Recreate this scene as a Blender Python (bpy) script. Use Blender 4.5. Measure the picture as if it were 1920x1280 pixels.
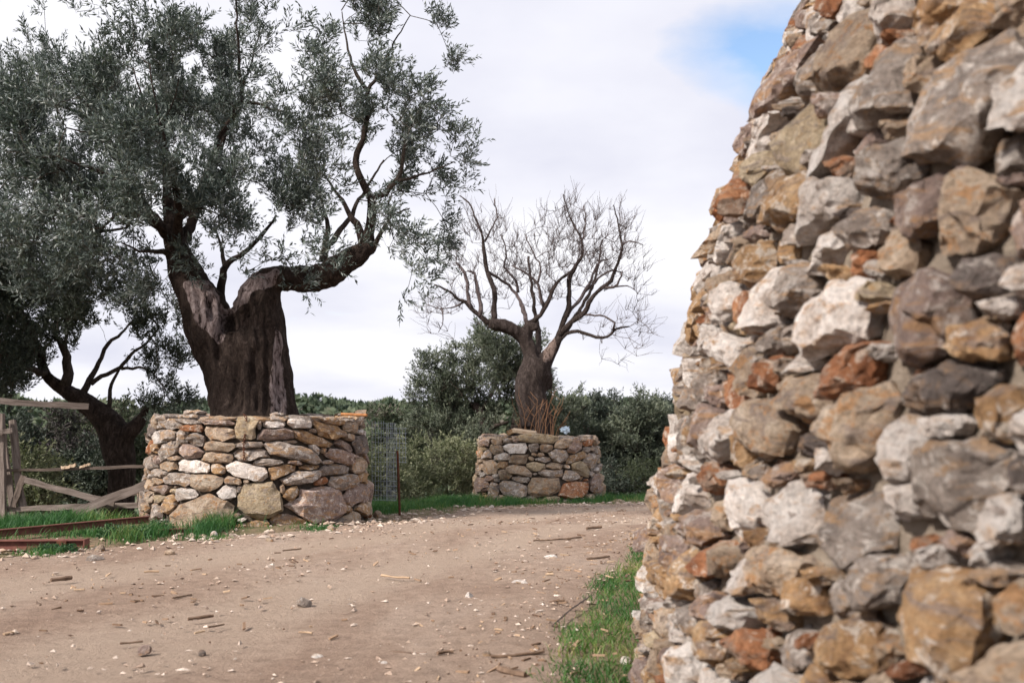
import bpy, math
import numpy as np
from mathutils import Vector, noise as mnoise

R_ = np.random.RandomState
sc = bpy.context.scene
for o in list(bpy.data.objects):
    bpy.data.objects.remove(o)
COL = sc.collection
rad = math.radians

# ------------------------------------------------------------------ camera
FPX = 35.0 / 36.0 * 1920.0
HOR = 785.0                       # eye level in the photograph
CAMZ = 1.6
PITCH = math.atan((HOR - 640.0) / FPX)
cd = bpy.data.cameras.new('camera')
cam = bpy.data.objects.new('camera', cd)
COL.objects.link(cam)
cam.location = (0, 0, CAMZ)
cam.rotation_euler = (math.pi / 2 + PITCH, 0, 0)
cd.lens = 35
cd.sensor_width = 36
cd.clip_end = 3000
cd.dof.use_dof = True
cd.dof.focus_distance = 14.0
cd.dof.aperture_fstop = 1.9
sc.camera = cam

# ------------------------------------------------------------------ sky, sun, exposure
SUN = Vector((-0.66, -0.52, 0.66)).normalized()
sun_el = math.asin(SUN.z)
sun_az = math.atan2(SUN.x, SUN.y)
w = bpy.data.worlds.new('World')
sc.world = w
w.use_nodes = True
nt = w.node_tree
nt.nodes.clear()


def nd(nt, typ, **kw):
    n = nt.nodes.new(typ)
    for k, v in kw.items():
        if k in n.inputs and not hasattr(n, k):
            n.inputs[k].default_value = v
        else:
            setattr(n, k, v)
    return n


def ramp(nt, fac, stops):
    r = nt.nodes.new('ShaderNodeValToRGB')
    while len(r.color_ramp.elements) < len(stops):
        r.color_ramp.elements.new(0.5)
    for e, (p, c) in zip(r.color_ramp.elements, stops):
        e.position = p
        e.color = (c[0], c[1], c[2], 1) if not isinstance(c, (int, float)) else (c, c, c, 1)
    nt.links.new(fac, r.inputs[0])
    return r.outputs[0]


def mth(nt, op, a, b=None):
    n = nt.nodes.new('ShaderNodeMath')
    n.operation = op
    for i, v in enumerate((a, b)):
        if v is None:
            continue
        if isinstance(v, (int, float)):
            n.inputs[i].default_value = v
        else:
            nt.links.new(v, n.inputs[i])
    return n.outputs[0]


def mixc(nt, fac, a, b, mode='MIX'):
    n = nt.nodes.new('ShaderNodeMix')
    n.data_type = 'RGBA'
    n.blend_type = mode
    for i, v in ((0, fac), (6, a), (7, b)):
        if isinstance(v, (int, float)):
            n.inputs[i].default_value = v
        elif isinstance(v, tuple):
            n.inputs[i].default_value = (v[0], v[1], v[2], 1)
        else:
            nt.links.new(v, n.inputs[i])
    return n.outputs[2]


tc = nt.nodes.new('ShaderNodeTexCoord')
sep = nt.nodes.new('ShaderNodeSeparateXYZ')
nt.links.new(tc.outputs['Generated'], sep.inputs[0])
zz = mth(nt, 'ADD', mth(nt, 'MAXIMUM', sep.outputs[2], 0.0), 0.22)
cx = mth(nt, 'DIVIDE', sep.outputs[0], zz)
cy = mth(nt, 'DIVIDE', sep.outputs[1], zz)
cmb = nt.nodes.new('ShaderNodeCombineXYZ')
nt.links.new(cx, cmb.inputs[0])
nt.links.new(cy, cmb.inputs[1])
n1 = nd(nt, 'ShaderNodeTexNoise', Scale=1.5, Detail=9.0, Roughness=0.56)
nt.links.new(cmb.outputs[0], n1.inputs['Vector'])
n2 = nd(nt, 'ShaderNodeTexNoise', Scale=0.9, Detail=6.0, Roughness=0.5)
mp = nd(nt, 'ShaderNodeMapping')
mp.inputs['Location'].default_value = (3.1, 7.7, 0)
nt.links.new(cmb.outputs[0], mp.inputs[0])
nt.links.new(mp.outputs[0], n2.inputs['Vector'])
# one break in the cloud sheet
vd = nd(nt, 'ShaderNodeVectorMath', operation='DISTANCE')
nt.links.new(cmb.outputs[0], vd.inputs[0])
_g = Vector(((1480 - 960) / FPX, math.cos(PITCH) + (640 - 105) / FPX * -math.sin(PITCH), math.sin(PITCH) + (640 - 105) / FPX * math.cos(PITCH))).normalized()
vd.inputs[1].default_value = (_g.x / (_g.z + 0.22), _g.y / (_g.z + 0.22), 0)
gap = nd(nt, 'ShaderNodeMapRange', interpolation_type='SMOOTHSTEP')
nt.links.new(vd.outputs['Value'], gap.inputs[0])
gap.inputs[1].default_value = 0.02
gap.inputs[2].default_value = 0.34
gap.inputs[3].default_value = 0.34
gap.inputs[4].default_value = 0.0
cov = mth(nt, 'SUBTRACT', n1.outputs[0], gap.outputs[0])
covr = ramp(nt, cov, [(0.13, 0.0), (0.22, 0.45), (0.36, 1.0)])
skyt = nd(nt, 'ShaderNodeTexSky', sky_type='NISHITA')
skyt.sun_disc = False
skyt.sun_elevation = sun_el
skyt.sun_rotation = sun_az
skyt.air_density = 1.0
skyt.dust_density = 0.6
STR = 0.15
cl = ramp(nt, n2.outputs[0], [(0.36, (0.515 / STR, 0.52 / STR, 0.595 / STR)),
                              (0.52, (0.63 / STR, 0.63 / STR, 0.675 / STR)),
                              (0.68, (0.74 / STR, 0.735 / STR, 0.75 / STR))])
skyc = mixc(nt, covr, skyt.outputs[0], cl)
bg = nd(nt, 'ShaderNodeBackground')
bg.inputs['Strength'].default_value = STR
nt.links.new(skyc, bg.inputs['Color'])
wo = nd(nt, 'ShaderNodeOutputWorld')
nt.links.new(bg.outputs[0], wo.inputs[0])

sl = bpy.data.lights.new('sun', 'SUN')
sl.energy = 4.8
sl.angle = rad(6)
sl.color = (1.0, 0.915, 0.83)
so = bpy.data.objects.new('sun', sl)
COL.objects.link(so)
so.rotation_euler = (-SUN).to_track_quat('-Z', 'Y').to_euler()
so.location = (-10, -10, 20)

vs = sc.view_settings
vs.view_transform = 'Standard'
vs.look = 'None'
vs.exposure = 0.64
vs.gamma = 1.0
vs.use_curve_mapping = False
sc.cycles.max_bounces = 5
sc.cycles.diffuse_bounces = 3
sc.cycles.transparent_max_bounces = 8

# ------------------------------------------------------------------ geometry of the view and the land
FW = np.array([0, math.cos(PITCH), math.sin(PITCH)])
UP = np.array([0, -math.sin(PITCH), math.cos(PITCH)])


def ray(x, y):
    return np.array([(x - 960) / FPX, 0, 0]) - (y - 640) / FPX * UP + FW


def at(x, y, Y):
    d = ray(x, y)
    return np.array([0, 0, CAMZ]) + d * (Y / d[1])


EDGE = np.array([(-40, -20), (-25, -6), (-14, 4), (-9, 8.6), (-6, 11.8), (-4.6, 13.2), (-2.9, 14.6), (-1.8, 17.0), (-0.6, 21.3),
                 (1.7, 22.8), (3.9, 24.2), (8, 26), (15, 28), (40, 31)], float)
REDGE = np.array([(-0.2, -12), (0.1, 2), (0.2, 5.0), (0.26, 6.2), (0.33, 7.6), (0.73, 9.8), (1.8, 13.3), (4.5, 16.5), (9, 18.8), (15, 20.5), (40, 23)], float)


def seg_sd(P, L):
    """signed distance of points P (N,2) from polyline L, positive on its left side"""
    a = L[:-1]
    d = L[1:] - a
    ll = (d ** 2).sum(1)
    best = np.full(len(P), 1e9)
    sg = np.zeros(len(P))
    for i in range(len(a)):
        q = P - a[i]
        t = np.clip((q @ d[i]) / ll[i], 0, 1)
        r = q - t[:, None] * d[i]
        dist = np.sqrt((r ** 2).sum(1))
        s = np.sign(d[i][0] * q[:, 1] - d[i][1] * q[:, 0])
        m = dist < best
        best[m] = dist[m]
        sg[m] = s[m]
    return best * sg


def sstep(a, b, x):
    t = np.clip((x - a) / (b - a), 0, 1)
    return t * t * (3 - 2 * t)


def vnoise(x, y, seed=0):
    """cheap smooth value noise, vectorised"""
    xi = np.floor(x).astype(np.int64)
    yi = np.floor(y).astype(np.int64)
    fx = x - xi
    fy = y - yi
    fx = fx * fx * (3 - 2 * fx)
    fy = fy * fy * (3 - 2 * fy)

    def h(a, b):
        n = (a * 374761393 + b * 668265263 + seed * 974634777) & 0x7fffffff
        n = ((n ^ (n >> 13)) * 1274126177) & 0x7fffffff
        return ((n ^ (n >> 16)) & 0xffff) / 65535.0
    return (h(xi, yi) * (1 - fx) + h(xi + 1, yi) * fx) * (1 - fy) + (h(xi, yi + 1) * (1 - fx) + h(xi + 1, yi + 1) * fx) * fy


def fbm(x, y, seed=0, oct=4):
    v = 0
    a = 0.5
    for k in range(oct):
        v = v + a * vnoise(x * 2 ** k + 17.3 * k, y * 2 ** k - 9.1 * k, seed + k)
        a *= 0.5
    return v


def gz(x, y):
    x = np.atleast_1d(np.asarray(x, float))
    y = np.atleast_1d(np.asarray(y, float))
    P = np.stack([x, y], 1)
    s = seg_sd(P, EDGE)
    r = np.hypot(x, y)
    yy = np.maximum(y - 14.5, 0)
    base = -0.041 * np.minimum(yy, 16) * sstep(0, 2, yy)
    e = np.maximum(s - 3.2, 0)
    drop = 0.09 * np.minimum(e, 6) + 0.13 * np.maximum(e - 6, 0)
    drop = np.minimum(drop, 5.5)
    near = base - drop
    ang = np.arctan2(x, np.maximum(y, 1e-3))
    top = 1.5 - 6.0 * (ang + 0.11) * (ang > -0.11) * (ang < 0.02) - 0.8 * (ang >= 0.02) + 1.2 * np.sin(ang * 21) * 0.5
    hill = -5.5 + (top + 5.5) * sstep(55, 150, r) - 9 * sstep(165, 330, r) + 2.5 * (fbm(x / 30, y / 30, 5, 3) - 0.45)
    wgt = sstep(32, 62, r) * sstep(0.0, 0.35, y / np.maximum(r, 1e-6))
    z = near * (1 - wgt) + hill * wgt
    onroad = sstep(0.0, 0.6, s)
    z = z + (fbm(x * 0.9, y * 0.9, 2, 3) - 0.44) * 0.10 * np.clip(r / 8, 0.15, 1.0) * (0.25 + 0.75 * onroad)
    return z


def gz1(x, y):
    return float(gz(x, y)[0])


def onground(x, y):
    d = ray(x, y)
    lo, hi = 1.0, 400.0
    ts = np.concatenate([np.arange(1.5, 60, 0.02)])
    P = np.array([0, 0, CAMZ])[None] + ts[:, None] * d[None]
    h = P[:, 2] - gz(P[:, 0], P[:, 1])
    k = int(np.argmax(h < 0)) if (h < 0).any() else len(ts) - 1
    return P[k]


# ------------------------------------------------------------------ object helpers
def fast_mesh(name, V, F, attrs=None, smooth=False):
    """V (n,3); F (m,k) equal-size faces or list of such arrays"""
    me = bpy.data.meshes.new(name)
    if not isinstance(F, list):
        F = [F]
    F = [np.asarray(f, np.int32) for f in F if len(f)]
    V = np.ascontiguousarray(V, np.float32)
    me.vertices.add(len(V))
    me.vertices.foreach_set('co', V.ravel())
    nl = sum(f.size for f in F)
    npoly = sum(len(f) for f in F)
    me.loops.add(nl)
    me.polygons.add(npoly)
    me.loops.foreach_set('vertex_index', np.concatenate([f.ravel() for f in F]))
    st = []
    off = 0
    for f in F:
        st.append(off + np.arange(len(f)) * f.shape[1])
        off += f.size
    me.polygons.foreach_set('loop_start', np.concatenate(st).astype(np.int32))
    if smooth:
        me.polygons.foreach_set('use_smooth', np.ones(npoly, bool))
    else:
        me.polygons.foreach_set('use_smooth', np.zeros(npoly, bool))
    me.update(calc_edges=True)
    if attrs:
        for k, a in attrs.items():
            at_ = me.attributes.new(k, 'FLOAT', 'POINT')
            at_.data.foreach_set('value', np.ascontiguousarray(a, np.float32))
    return me


def link(name, me, mat=None, parent=None, label=None, cat=None, group=None, kind=None):
    o = bpy.data.objects.new(name, me)
    COL.objects.link(o)
    if mat is not None and me is not None and len(me.materials) == 0:
        me.materials.append(mat)
    if parent is not None:
        o.parent = parent
    if label:
        o['label'] = label
    if cat:
        o['category'] = cat
    if group:
        o['group'] = group
    if kind:
        o['kind'] = kind
    return o


def thing(name, loc, label, cat, group=None):
    o = link(name, None, label=label, cat=cat, group=group)
    o.location = loc
    o.empty_display_size = 0.3
    return o


def put(name, V, F, mat, parent=None, smooth=False, sharp=None, attrs=None, **kw):
    """mesh given in world coordinates; parent's offset is removed"""
    V = np.asarray(V, float)
    if parent is not None:
        V = V - np.array(parent.location) - (np.array(parent.parent.location) if parent.parent else 0)
    me = fast_mesh(name, V, F, attrs, smooth)
    if sharp is not None:
        me.set_sharp_from_angle(angle=rad(sharp))
    return link(name, me, mat, parent, **kw)


def put_local(name, V, F, mat, loc, smooth=False, sharp=None, **kw):
    """top-level single mesh, origin at loc"""
    me = fast_mesh(name, np.asarray(V, float) - np.asarray(loc), F, None, smooth)
    if sharp is not None:
        me.set_sharp_from_angle(angle=rad(sharp))
    o = link(name, me, mat, **kw)
    o.location = loc
    return o


def tubes(chains, sides=6, caps=True):
    """chains: list of (pts (n,3), radii (n,)) -> V, [quads, tris]"""
    Vs, Q, T = [], [], []
    off = 0
    th = np.arange(sides) / sides * 2 * math.pi
    cs, sn = np.cos(th), np.sin(th)
    for P, Rr in chains:
        P = np.asarray(P, float)
        Rr = np.asarray(Rr, float)
        n = len(P)
        tg = np.gradient(P, axis=0) if n > 2 else np.repeat((P[1] - P[0])[None], n, 0)
        tg /= np.linalg.norm(tg, axis=1, keepdims=True) + 1e-9
        ref = np.array([0.31, 0.2, 0.93])
        if abs(tg[0] @ ref) > 0.9:
            ref = np.array([0.93, 0.3, 0.1])
        A = np.empty_like(P)
        a = ref - tg[0] * (tg[0] @ ref)
        for i in range(n):
            a = a - tg[i] * (tg[i] @ a)
            a /= np.linalg.norm(a) + 1e-9
            A[i] = a
        B = np.cross(tg, A)
        ring = P[:, None] + Rr[:, None, None] * (cs[None, :, None] * A[:, None] + sn[None, :, None] * B[:, None])
        Vs.append(ring.reshape(-1, 3))
        i0 = np.arange(n - 1)[:, None] * sides
        k = np.arange(sides)[None]
        k2 = (k + 1) % sides
        q = np.stack([i0 + k, i0 + k2, i0 + sides + k2, i0 + sides + k], -1).reshape(-1, 4) + off
        Q.append(q)
        m = n * sides
        if caps:
            Vs.append(P[[0, -1]])
            kk = np.arange(sides)
            kk2 = (kk + 1) % sides
            T.append(np.stack([np.full(sides, off + m), off + kk2, off + kk], -1))
            e = off + (n - 1) * sides
            T.append(np.stack([np.full(sides, off + m + 1), e + kk, e + kk2], -1))
            m += 2
        off += m
    F = [np.concatenate(Q)]
    if T:
        F.append(np.concatenate(T))
    return np.concatenate(Vs), F


def smooth_path(P, step):
    """Catmull-Rom resample of rows (any width)"""
    P = np.asarray(P, float)
    if len(P) < 3:
        n = max(2, int(np.linalg.norm(P[1, :3] - P[0, :3]) / step) + 1)
        t = np.linspace(0, 1, n)[:, None]
        return P[0] * (1 - t) + P[1] * t
    Q = np.vstack([2 * P[0] - P[1], P, 2 * P[-1] - P[-2]])
    out = []
    for i in range(1, len(Q) - 2):
        n = max(1, int(np.linalg.norm(Q[i + 1, :3] - Q[i, :3]) / step))
        for k in range(n):
            t = k / n
            out.append(0.5 * (2 * Q[i] + (Q[i + 1] - Q[i - 1]) * t + (2 * Q[i - 1] - 5 * Q[i] + 4 * Q[i + 1] - Q[i + 2]) * t * t
                              + (3 * Q[i] - Q[i - 1] - 3 * Q[i + 1] + Q[i + 2]) * t ** 3))
    out.append(P[-1])
    return np.array(out)


def box(a, b, wv, hv):
    """bar from a to b with half-vectors wv, hv -> V, F"""
    a, b, wv, hv = map(lambda v: np.asarray(v, float), (a, b, wv, hv))
    V = np.array([a - wv - hv, a + wv - hv, a + wv + hv, a - wv + hv, b - wv - hv, b + wv - hv, b + wv + hv, b - wv + hv])
    F = np.array([(0, 3, 2, 1), (4, 5, 6, 7), (0, 1, 5, 4), (1, 2, 6, 5), (2, 3, 7, 6), (3, 0, 4, 7)])
    return V, F


# ------------------------------------------------------------------ materials
def newmat(name, rough=0.9, spec=0.2):
    m = bpy.data.materials.new(name)
    m.use_nodes = True
    t = m.node_tree
    b = t.nodes['Principled BSDF']
    b.inputs['Roughness'].default_value = rough
    b.inputs['Specular IOR Level'].default_value = spec
    return m, t, b


def bump(t, b, h, strength, dist):
    n = t.nodes.new('ShaderNodeBump')
    n.inputs['Strength'].default_value = strength
    n.inputs['Distance'].default_value = dist
    t.links.new(h, n.inputs['Height'])
    t.links.new(n.outputs[0], b.inputs['Normal'])


def noise(t, vec, scale, detail=6.0, rough=0.6, dist=0.0):
    n = t.nodes.new('ShaderNodeTexNoise')
    n.inputs['Scale'].default_value = scale
    n.inputs['Detail'].default_value = detail
    n.inputs['Roughness'].default_value = rough
    n.inputs['Distortion'].default_value = dist
    t.links.new(vec, n.inputs['Vector'])
    return n.outputs[0]


def obj_vec(t, rnd=True, scale=(1, 1, 1)):
    c = t.nodes.new('ShaderNodeTexCoord')
    v = c.outputs['Object']
    if rnd:
        oi = t.nodes.new('ShaderNodeObjectInfo')
        m = t.nodes.new('ShaderNodeVectorMath')
        m.operation = 'ADD'
        t.links.new(v, m.inputs[0])
        k = t.nodes.new('ShaderNodeCombineXYZ')
        for i, q in enumerate((37.0, 91.0, 53.0)):
            t.links.new(mth(t, 'MULTIPLY', oi.outputs['Random'], q), k.inputs[i])
        t.links.new(k.outputs[0], m.inputs[1])
        v = m.outputs[0]
    if scale != (1, 1, 1):
        mpn = t.nodes.new('ShaderNodeMapping')
        mpn.inputs['Scale'].default_value = scale
        t.links.new(v, mpn.inputs[0])
        v = mpn.outputs[0]
    return v


def stone_mat(name, c0, c1, c2, patch, patch_amt=0.5, patch2=(.5, .45, .4), amt2=0.4, sc_=5.0):
    m, t, b = newmat(name, 0.9, 0.2)
    v = obj_vec(t)
    n1 = noise(t, v, sc_, 8, 0.68, 0.8)
    col = ramp(t, n1, [(0.30, c0), (0.5, c1), (0.68, c2)])
    vl = obj_vec(t, True, (0.7, 0.7, 2.0))
    n2 = noise(t, vl, sc_ * 1.1, 10, 0.7, 1.2)
    lo = 0.62 - 0.16 * patch_amt
    pm = ramp(t, n2, [(lo, 0.0), (lo + 0.10, 0.9)])
    col = mixc(t, pm, col, patch)
    v3 = obj_vec(t, True, (1.0, 1.0, 1.3))
    n4 = noise(t, v3, sc_ * 2.1, 10, 0.72, 0.5)
    lo = 0.64 - 0.16 * amt2
    col = mixc(t, ramp(t, n4, [(lo, 0.0), (lo + 0.06, 0.85)]), col, patch2)
    n3 = noise(t, v, 42, 6, 0.8)
    sp = ramp(t, n3, [(0.28, 0.45), (0.5, 1.0), (0.74, 1.3)])
    col = mixc(t, 1.0, col, sp, 'MULTIPLY')
    oi = t.nodes.new('ShaderNodeObjectInfo')
    vv = t.nodes.new('ShaderNodeMapRange')
    t.links.new(oi.outputs['Random'], vv.inputs[0])
    vv.inputs[3].default_value = 0.78
    vv.inputs[4].default_value = 1.15
    gg = t.nodes.new('ShaderNodeCombineColor')
    for i in range(3):
        t.links.new(vv.outputs[0], gg.inputs[i])
    col = mixc(t, 1.0, col, gg.outputs[0], 'MULTIPLY')
    t.links.new(col, b.inputs['Base Color'])
    h = mth(t, 'ADD', noise(t, v, 11, 12, 0.74, 0.6), mth(t, 'MULTIPLY', n2, 0.5))
    h = mth(t, 'ADD', h, mth(t, 'MULTIPLY', noise(t, v, 38, 8, 0.75), 0.45))
    bump(t, b, h, 1.0, 0.09)
    return m


ST = {
    'G': stone_mat('grey_stone', (.175, .145, .130), (.33, .275, .24), (.50, .43, .38), (.44, .28, .16), 0.75, (.68, .62, .57), 0.7),
    'M': stone_mat('mauve_stone', (.165, .118, .104), (.33, .242, .21), (.47, .375, .33), (.44, .26, .14), 0.75, (.64, .56, .51), 0.65),
    'O': stone_mat('ochre_stone', (.22, .112, .055), (.46, .28, .142), (.60, .43, .27), (.30, .225, .185), 0.7, (.72, .64, .56), 0.65),
    'C': stone_mat('cream_stone', (.27, .19, .135), (.49, .375, .275), (.64, .54, .44), (.30, .235, .20), 0.7, (.48, .26, .12), 0.65),
    'W': stone_mat('white_quartz', (.48, .39, .33), (.76, .69, .64), (.90, .85, .81), (.54, .34, .19), 0.55, (.33, .25, .21), 0.4),
    'R': stone_mat('rust_stone', (.15, .055, .028), (.39, .165, .078), (.53, .285, .155), (.38, .28, .215), 0.7, (.68, .55, .45), 0.6),
    'D': stone_mat('dark_stone', (.07, .058, .052), (.16, .13, .118), (.29, .245, .22), (.34, .225, .145), 0.65, (.46, .41, .37), 0.55),
    'Y': stone_mat('yellow_stone', (.30, .215, .13), (.51, .405, .275), (.63, .53, .40), (.35, .285, .235), 0.7, (.46, .29, .14), 0.5),
}


def plain_mat(name, c0, c1, scale=6, bumps=0.4, bd=0.01, rough=0.9, stretch=(1, 1, 1), rnd=True, spec=0.2):
    m, t, b = newmat(name, rough, spec)
    v = obj_vec(t, rnd, stretch)
    n1 = noise(t, v, scale, 8, 0.65, 0.3)
    col = ramp(t, n1, [(0.32, c0), (0.68, c1)])
    t.links.new(col, b.inputs['Base Color'])
    if bumps:
        bump(t, b, noise(t, v, scale * 4, 8, 0.7), bumps, bd)
    return m


MORTAR = plain_mat('earth_mortar', (.24, .19, .145), (.44, .37, .30), 9, 1.0, 0.06)
DARKFILL = plain_mat('dark_rubble_fill', (.06, .05, .042), (.13, .105, .085), 9, 1.0, 0.05)  # rubble core, coloured dark to deepen the shade between the stones
SOIL = plain_mat('planter_soil', (.09, .06, .04), (.17, .12, .08), 12, 1.0, 0.03)
RUST = plain_mat('rusty_steel', (.045, .016, .010), (.12, .045, .025), 14, 0.5, 0.004, 0.8)
REDSTEEL = plain_mat('red_oxide_steel', (.085, .032, .026), (.17, .07, .055), 10, 0.4, 0.004, 0.75)
GALV = plain_mat('galvanised_wire', (.20, .235, .29), (.32, .36, .42), 20, 0, 0, 0.5, spec=0.5)
WOOD = plain_mat('weathered_wood', (.085, .066, .056), (.23, .19, .17), 5, 0.8, 0.012, 0.9, (7, 7, 0.6))
DKWOOD = plain_mat('dark_wood', (.05, .038, .032), (.16, .125, .105), 5, 0.8, 0.012, 0.9, (7, 7, 0.6))  # a darker brown than the weathered boards
PALEWOOD = plain_mat('fresh_split_wood', (.34, .24, .16), (.5, .4, .3), 9, 0.6, 0.006)
DRY = plain_mat('dry_stem', (.15, .075, .04), (.27, .15, .085), 9, 0.2, 0.004)
BLUE = plain_mat('pale_blue_plastic', (.38, .50, .62), (.55, .66, .75), 14, 0.4, 0.01, 0.35, spec=0.5)


def bark_mat(name, c0, c1, c2, dead=None):
    m, t, b = newmat(name, 0.95, 0.12)
    v = obj_vec(t, True, (1, 1, 0.42))
    v2 = obj_vec(t, True)
    n1 = noise(t, v, 11, 10, 0.74, 0.8)
    n2 = noise(t, v2, 26, 8, 0.8, 0.2)
    col = ramp(t, n1, [(0.30, c0), (0.52, c1), (0.74, c2)])
    col = mixc(t, 1.0, col, ramp(t, n2, [(0.3, 0.45), (0.55, 1.0), (0.75, 1.5)]), 'MULTIPLY')
    if dead:
        a_ = t.nodes.new('ShaderNodeAttribute')
        a_.attribute_name = 'dead'
        vd_ = obj_vec(t, False, (1, 1, 0.35))
        n5 = noise(t, vd_, 14, 8, 0.7, 0.5)
        dc = ramp(t, n5, [(0.40, (.025, .018, .016)), (0.47, dead[0]), (0.66, dead[1])])
        f_ = mth(t, 'ADD', a_.outputs['Fac'], mth(t, 'MULTIPLY', mth(t, 'SUBTRACT', n1, 0.5), 0.9))
        col = mixc(t, ramp(t, f_, [(0.45, 0.0), (0.58, 1.0)]), col, dc)
    t.links.new(col, b.inputs['Base Color'])
    bump(t, b, mth(t, 'ADD', n1, n2), 1.0, 0.09)
    return m


BARK = bark_mat('dark_olive_bark', (.012, .008, .007), (.052, .037, .031), (.15, .113, .098), ((.19, .145, .14), (.46, .385, .38)))
BARK2 = bark_mat('grey_olive_bark', (.024, .018, .016), (.068, .052, .047), (.17, .137, .130), ((.18, .13, .11), (.34, .26, .23)))
LIMB = bark_mat('grey_brown_limb_bark', (.035, .028, .023), (.095, .076, .064), (.19, .16, .145))
TWIG = bark_mat('bare_twig_bark', (.10, .078, .078), (.18, .145, .145), (.27, .23, .23))
TWIGD = bark_mat('olive_twig_bark', (.05, .042, .035), (.12, .10, .085), (.22, .19, .165))


def leaf_mat(name, cols, trans=0.25, rough=0.55):
    """cols: ramp over a random number each leaf carries"""
    m, t, b = newmat(name, rough, 0.35)
    a = t.nodes.new('ShaderNodeAttribute')
    a.attribute_name = 'rnd'
    n = len(cols)
    col = ramp(t, a.outputs['Fac'], [(i / (n - 1), c) for i, c in enumerate(cols)])
    t.links.new(col, b.inputs['Base Color'])
    tr = t.nodes.new('ShaderNodeBsdfTranslucent')
    t.links.new(mixc(t, 1.0, col, (0.9, 1.1, 0.6), 'MULTIPLY'), tr.inputs['Color'])
    mx = t.nodes.new('ShaderNodeMixShader')
    mx.inputs[0].default_value = trans
    t.links.new(b.outputs[0], mx.inputs[1])
    t.links.new(tr.outputs[0], mx.inputs[2])
    t.links.new(mx.outputs[0], t.nodes['Material Output'].inputs['Surface'])
    return m


LEAF = leaf_mat('olive_leaf', [(.024, .037, .033), (.048, .067, .060), (.082, .106, .095), (.135, .162, .15), (.30, .325, .325)], 0.12, 0.45)
LEAF_B = leaf_mat('olive_leaf_green', [(.035, .048, .028), (.055, .072, .038), (.085, .105, .055), (.13, .15, .09)], 0.15)
LEAF_G = leaf_mat('olive_leaf_grey_green', [(.035, .048, .035), (.065, .082, .060), (.11, .13, .092), (.19, .21, .155)], 0.15)
LEAF_D = leaf_mat('olive_leaf_dark', [(.020, .030, .024), (.032, .045, .034), (.05, .065, .048), (.08, .095, .075)], 0.10)  # darker leaf; shade on the left tree and shrubs is put into the colour
LEAF_L = leaf_mat('pale_shrub_leaf', [(.07, .085, .045), (.12, .14, .075), (.19, .20, .12), (.27, .27, .18)], 0.2)
LEAF_H = leaf_mat('maquis_leaf', [(.028, .046, .028), (.052, .074, .044), (.078, .102, .060), (.12, .135, .088), (.145, .115, .115)], 0.1, 0.8)
LEAF_P = leaf_mat('heather_leaf', [(.035, .04, .03), (.06, .055, .05), (.10, .08, .095)], 0.1, 0.8)
GRASS = leaf_mat('grass_blade', [(.018, .07, .022), (.03, .10, .028), (.05, .14, .035), (.09, .17, .045), (.22, .22, .08)], 0.3)
GRASS_Y = leaf_mat('mixed_grass_blade', [(.025, .085, .02), (.045, .12, .025), (.08, .16, .035), (.16, .19, .06), (.34, .28, .13)], 0.3)
WEED = leaf_mat('weed_leaf', [(.012, .045, .018), (.02, .065, .025), (.035, .09, .03), (.06, .11, .04)], 0.2)

# ground
m, t, b = newmat('verge_earth', 0.95, 0.1)
v = obj_vec(t, False)
n1 = noise(t, v, 0.9, 8, 0.65, 0.4)
n2 = noise(t, v, 14, 8, 0.7)
col = ramp(t, n1, [(0.35, (.12, .095, .06)), (0.5, (.20, .15, .10)), (0.66, (.10, .11, .05))])
col = mixc(t, 1.0, col, ramp(t, n2, [(0.3, 0.6), (0.7, 1.3)]), 'MULTIPLY')
t.links.new(col, b.inputs['Base Color'])
bump(t, b, n2, 1.0, 0.05)
EARTH = m
m, t, b = newmat('dirt_road_surface', 0.95, 0.1)
v = obj_vec(t, False)
vs_ = obj_vec(t, False, (1.0, 0.45, 1.0))
n1 = noise(t, vs_, 0.55, 7, 0.6, 0.5)
n2 = noise(t, v, 7, 9, 0.7, 0.2)
n3 = noise(t, v, 60, 6, 0.8)
col = ramp(t, n1, [(0.30, (.30, .205, .155)), (0.5, (.41, .302, .236)), (0.70, (.49, .382, .312))])
col = mixc(t, 1.0, col, ramp(t, n2, [(0.28, 0.70), (0.5, 1.0), (0.72, 1.2)]), 'MULTIPLY')
col = mixc(t, 1.0, col, ramp(t, n3, [(0.30, 0.62), (0.5, 1.0), (0.70, 1.3)]), 'MULTIPLY')
tr_ = t.nodes.new('ShaderNodeAttribute')
tr_.attribute_name = 'track'
# wheel tracks: packed paler silt, the rest grittier
tf = mth(t, 'ADD', tr_.outputs['Fac'], mth(t, 'MULTIPLY', mth(t, 'SUBTRACT', n2, 0.5), 0.9))
col = mixc(t, ramp(t, tf, [(0.2, 0.0), (0.75, 0.75)]), col, mixc(t, n1, (.43, .322, .25), (.53, .425, .345)))
n6 = noise(t, v, 26, 8, 0.75)
col = mixc(t, ramp(t, n6, [(0.58, 0.0), (0.66, 0.75)]), col, (.17, .115, .085))
t.links.new(col, b.inputs['Base Color'])
bump(t, b, mth(t, 'ADD', n2, mth(t, 'ADD', mth(t, 'MULTIPLY', n3, 0.6), mth(t, 'MULTIPLY', n6, 0.7))), 1.0, 0.07)
ROAD = m

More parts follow.
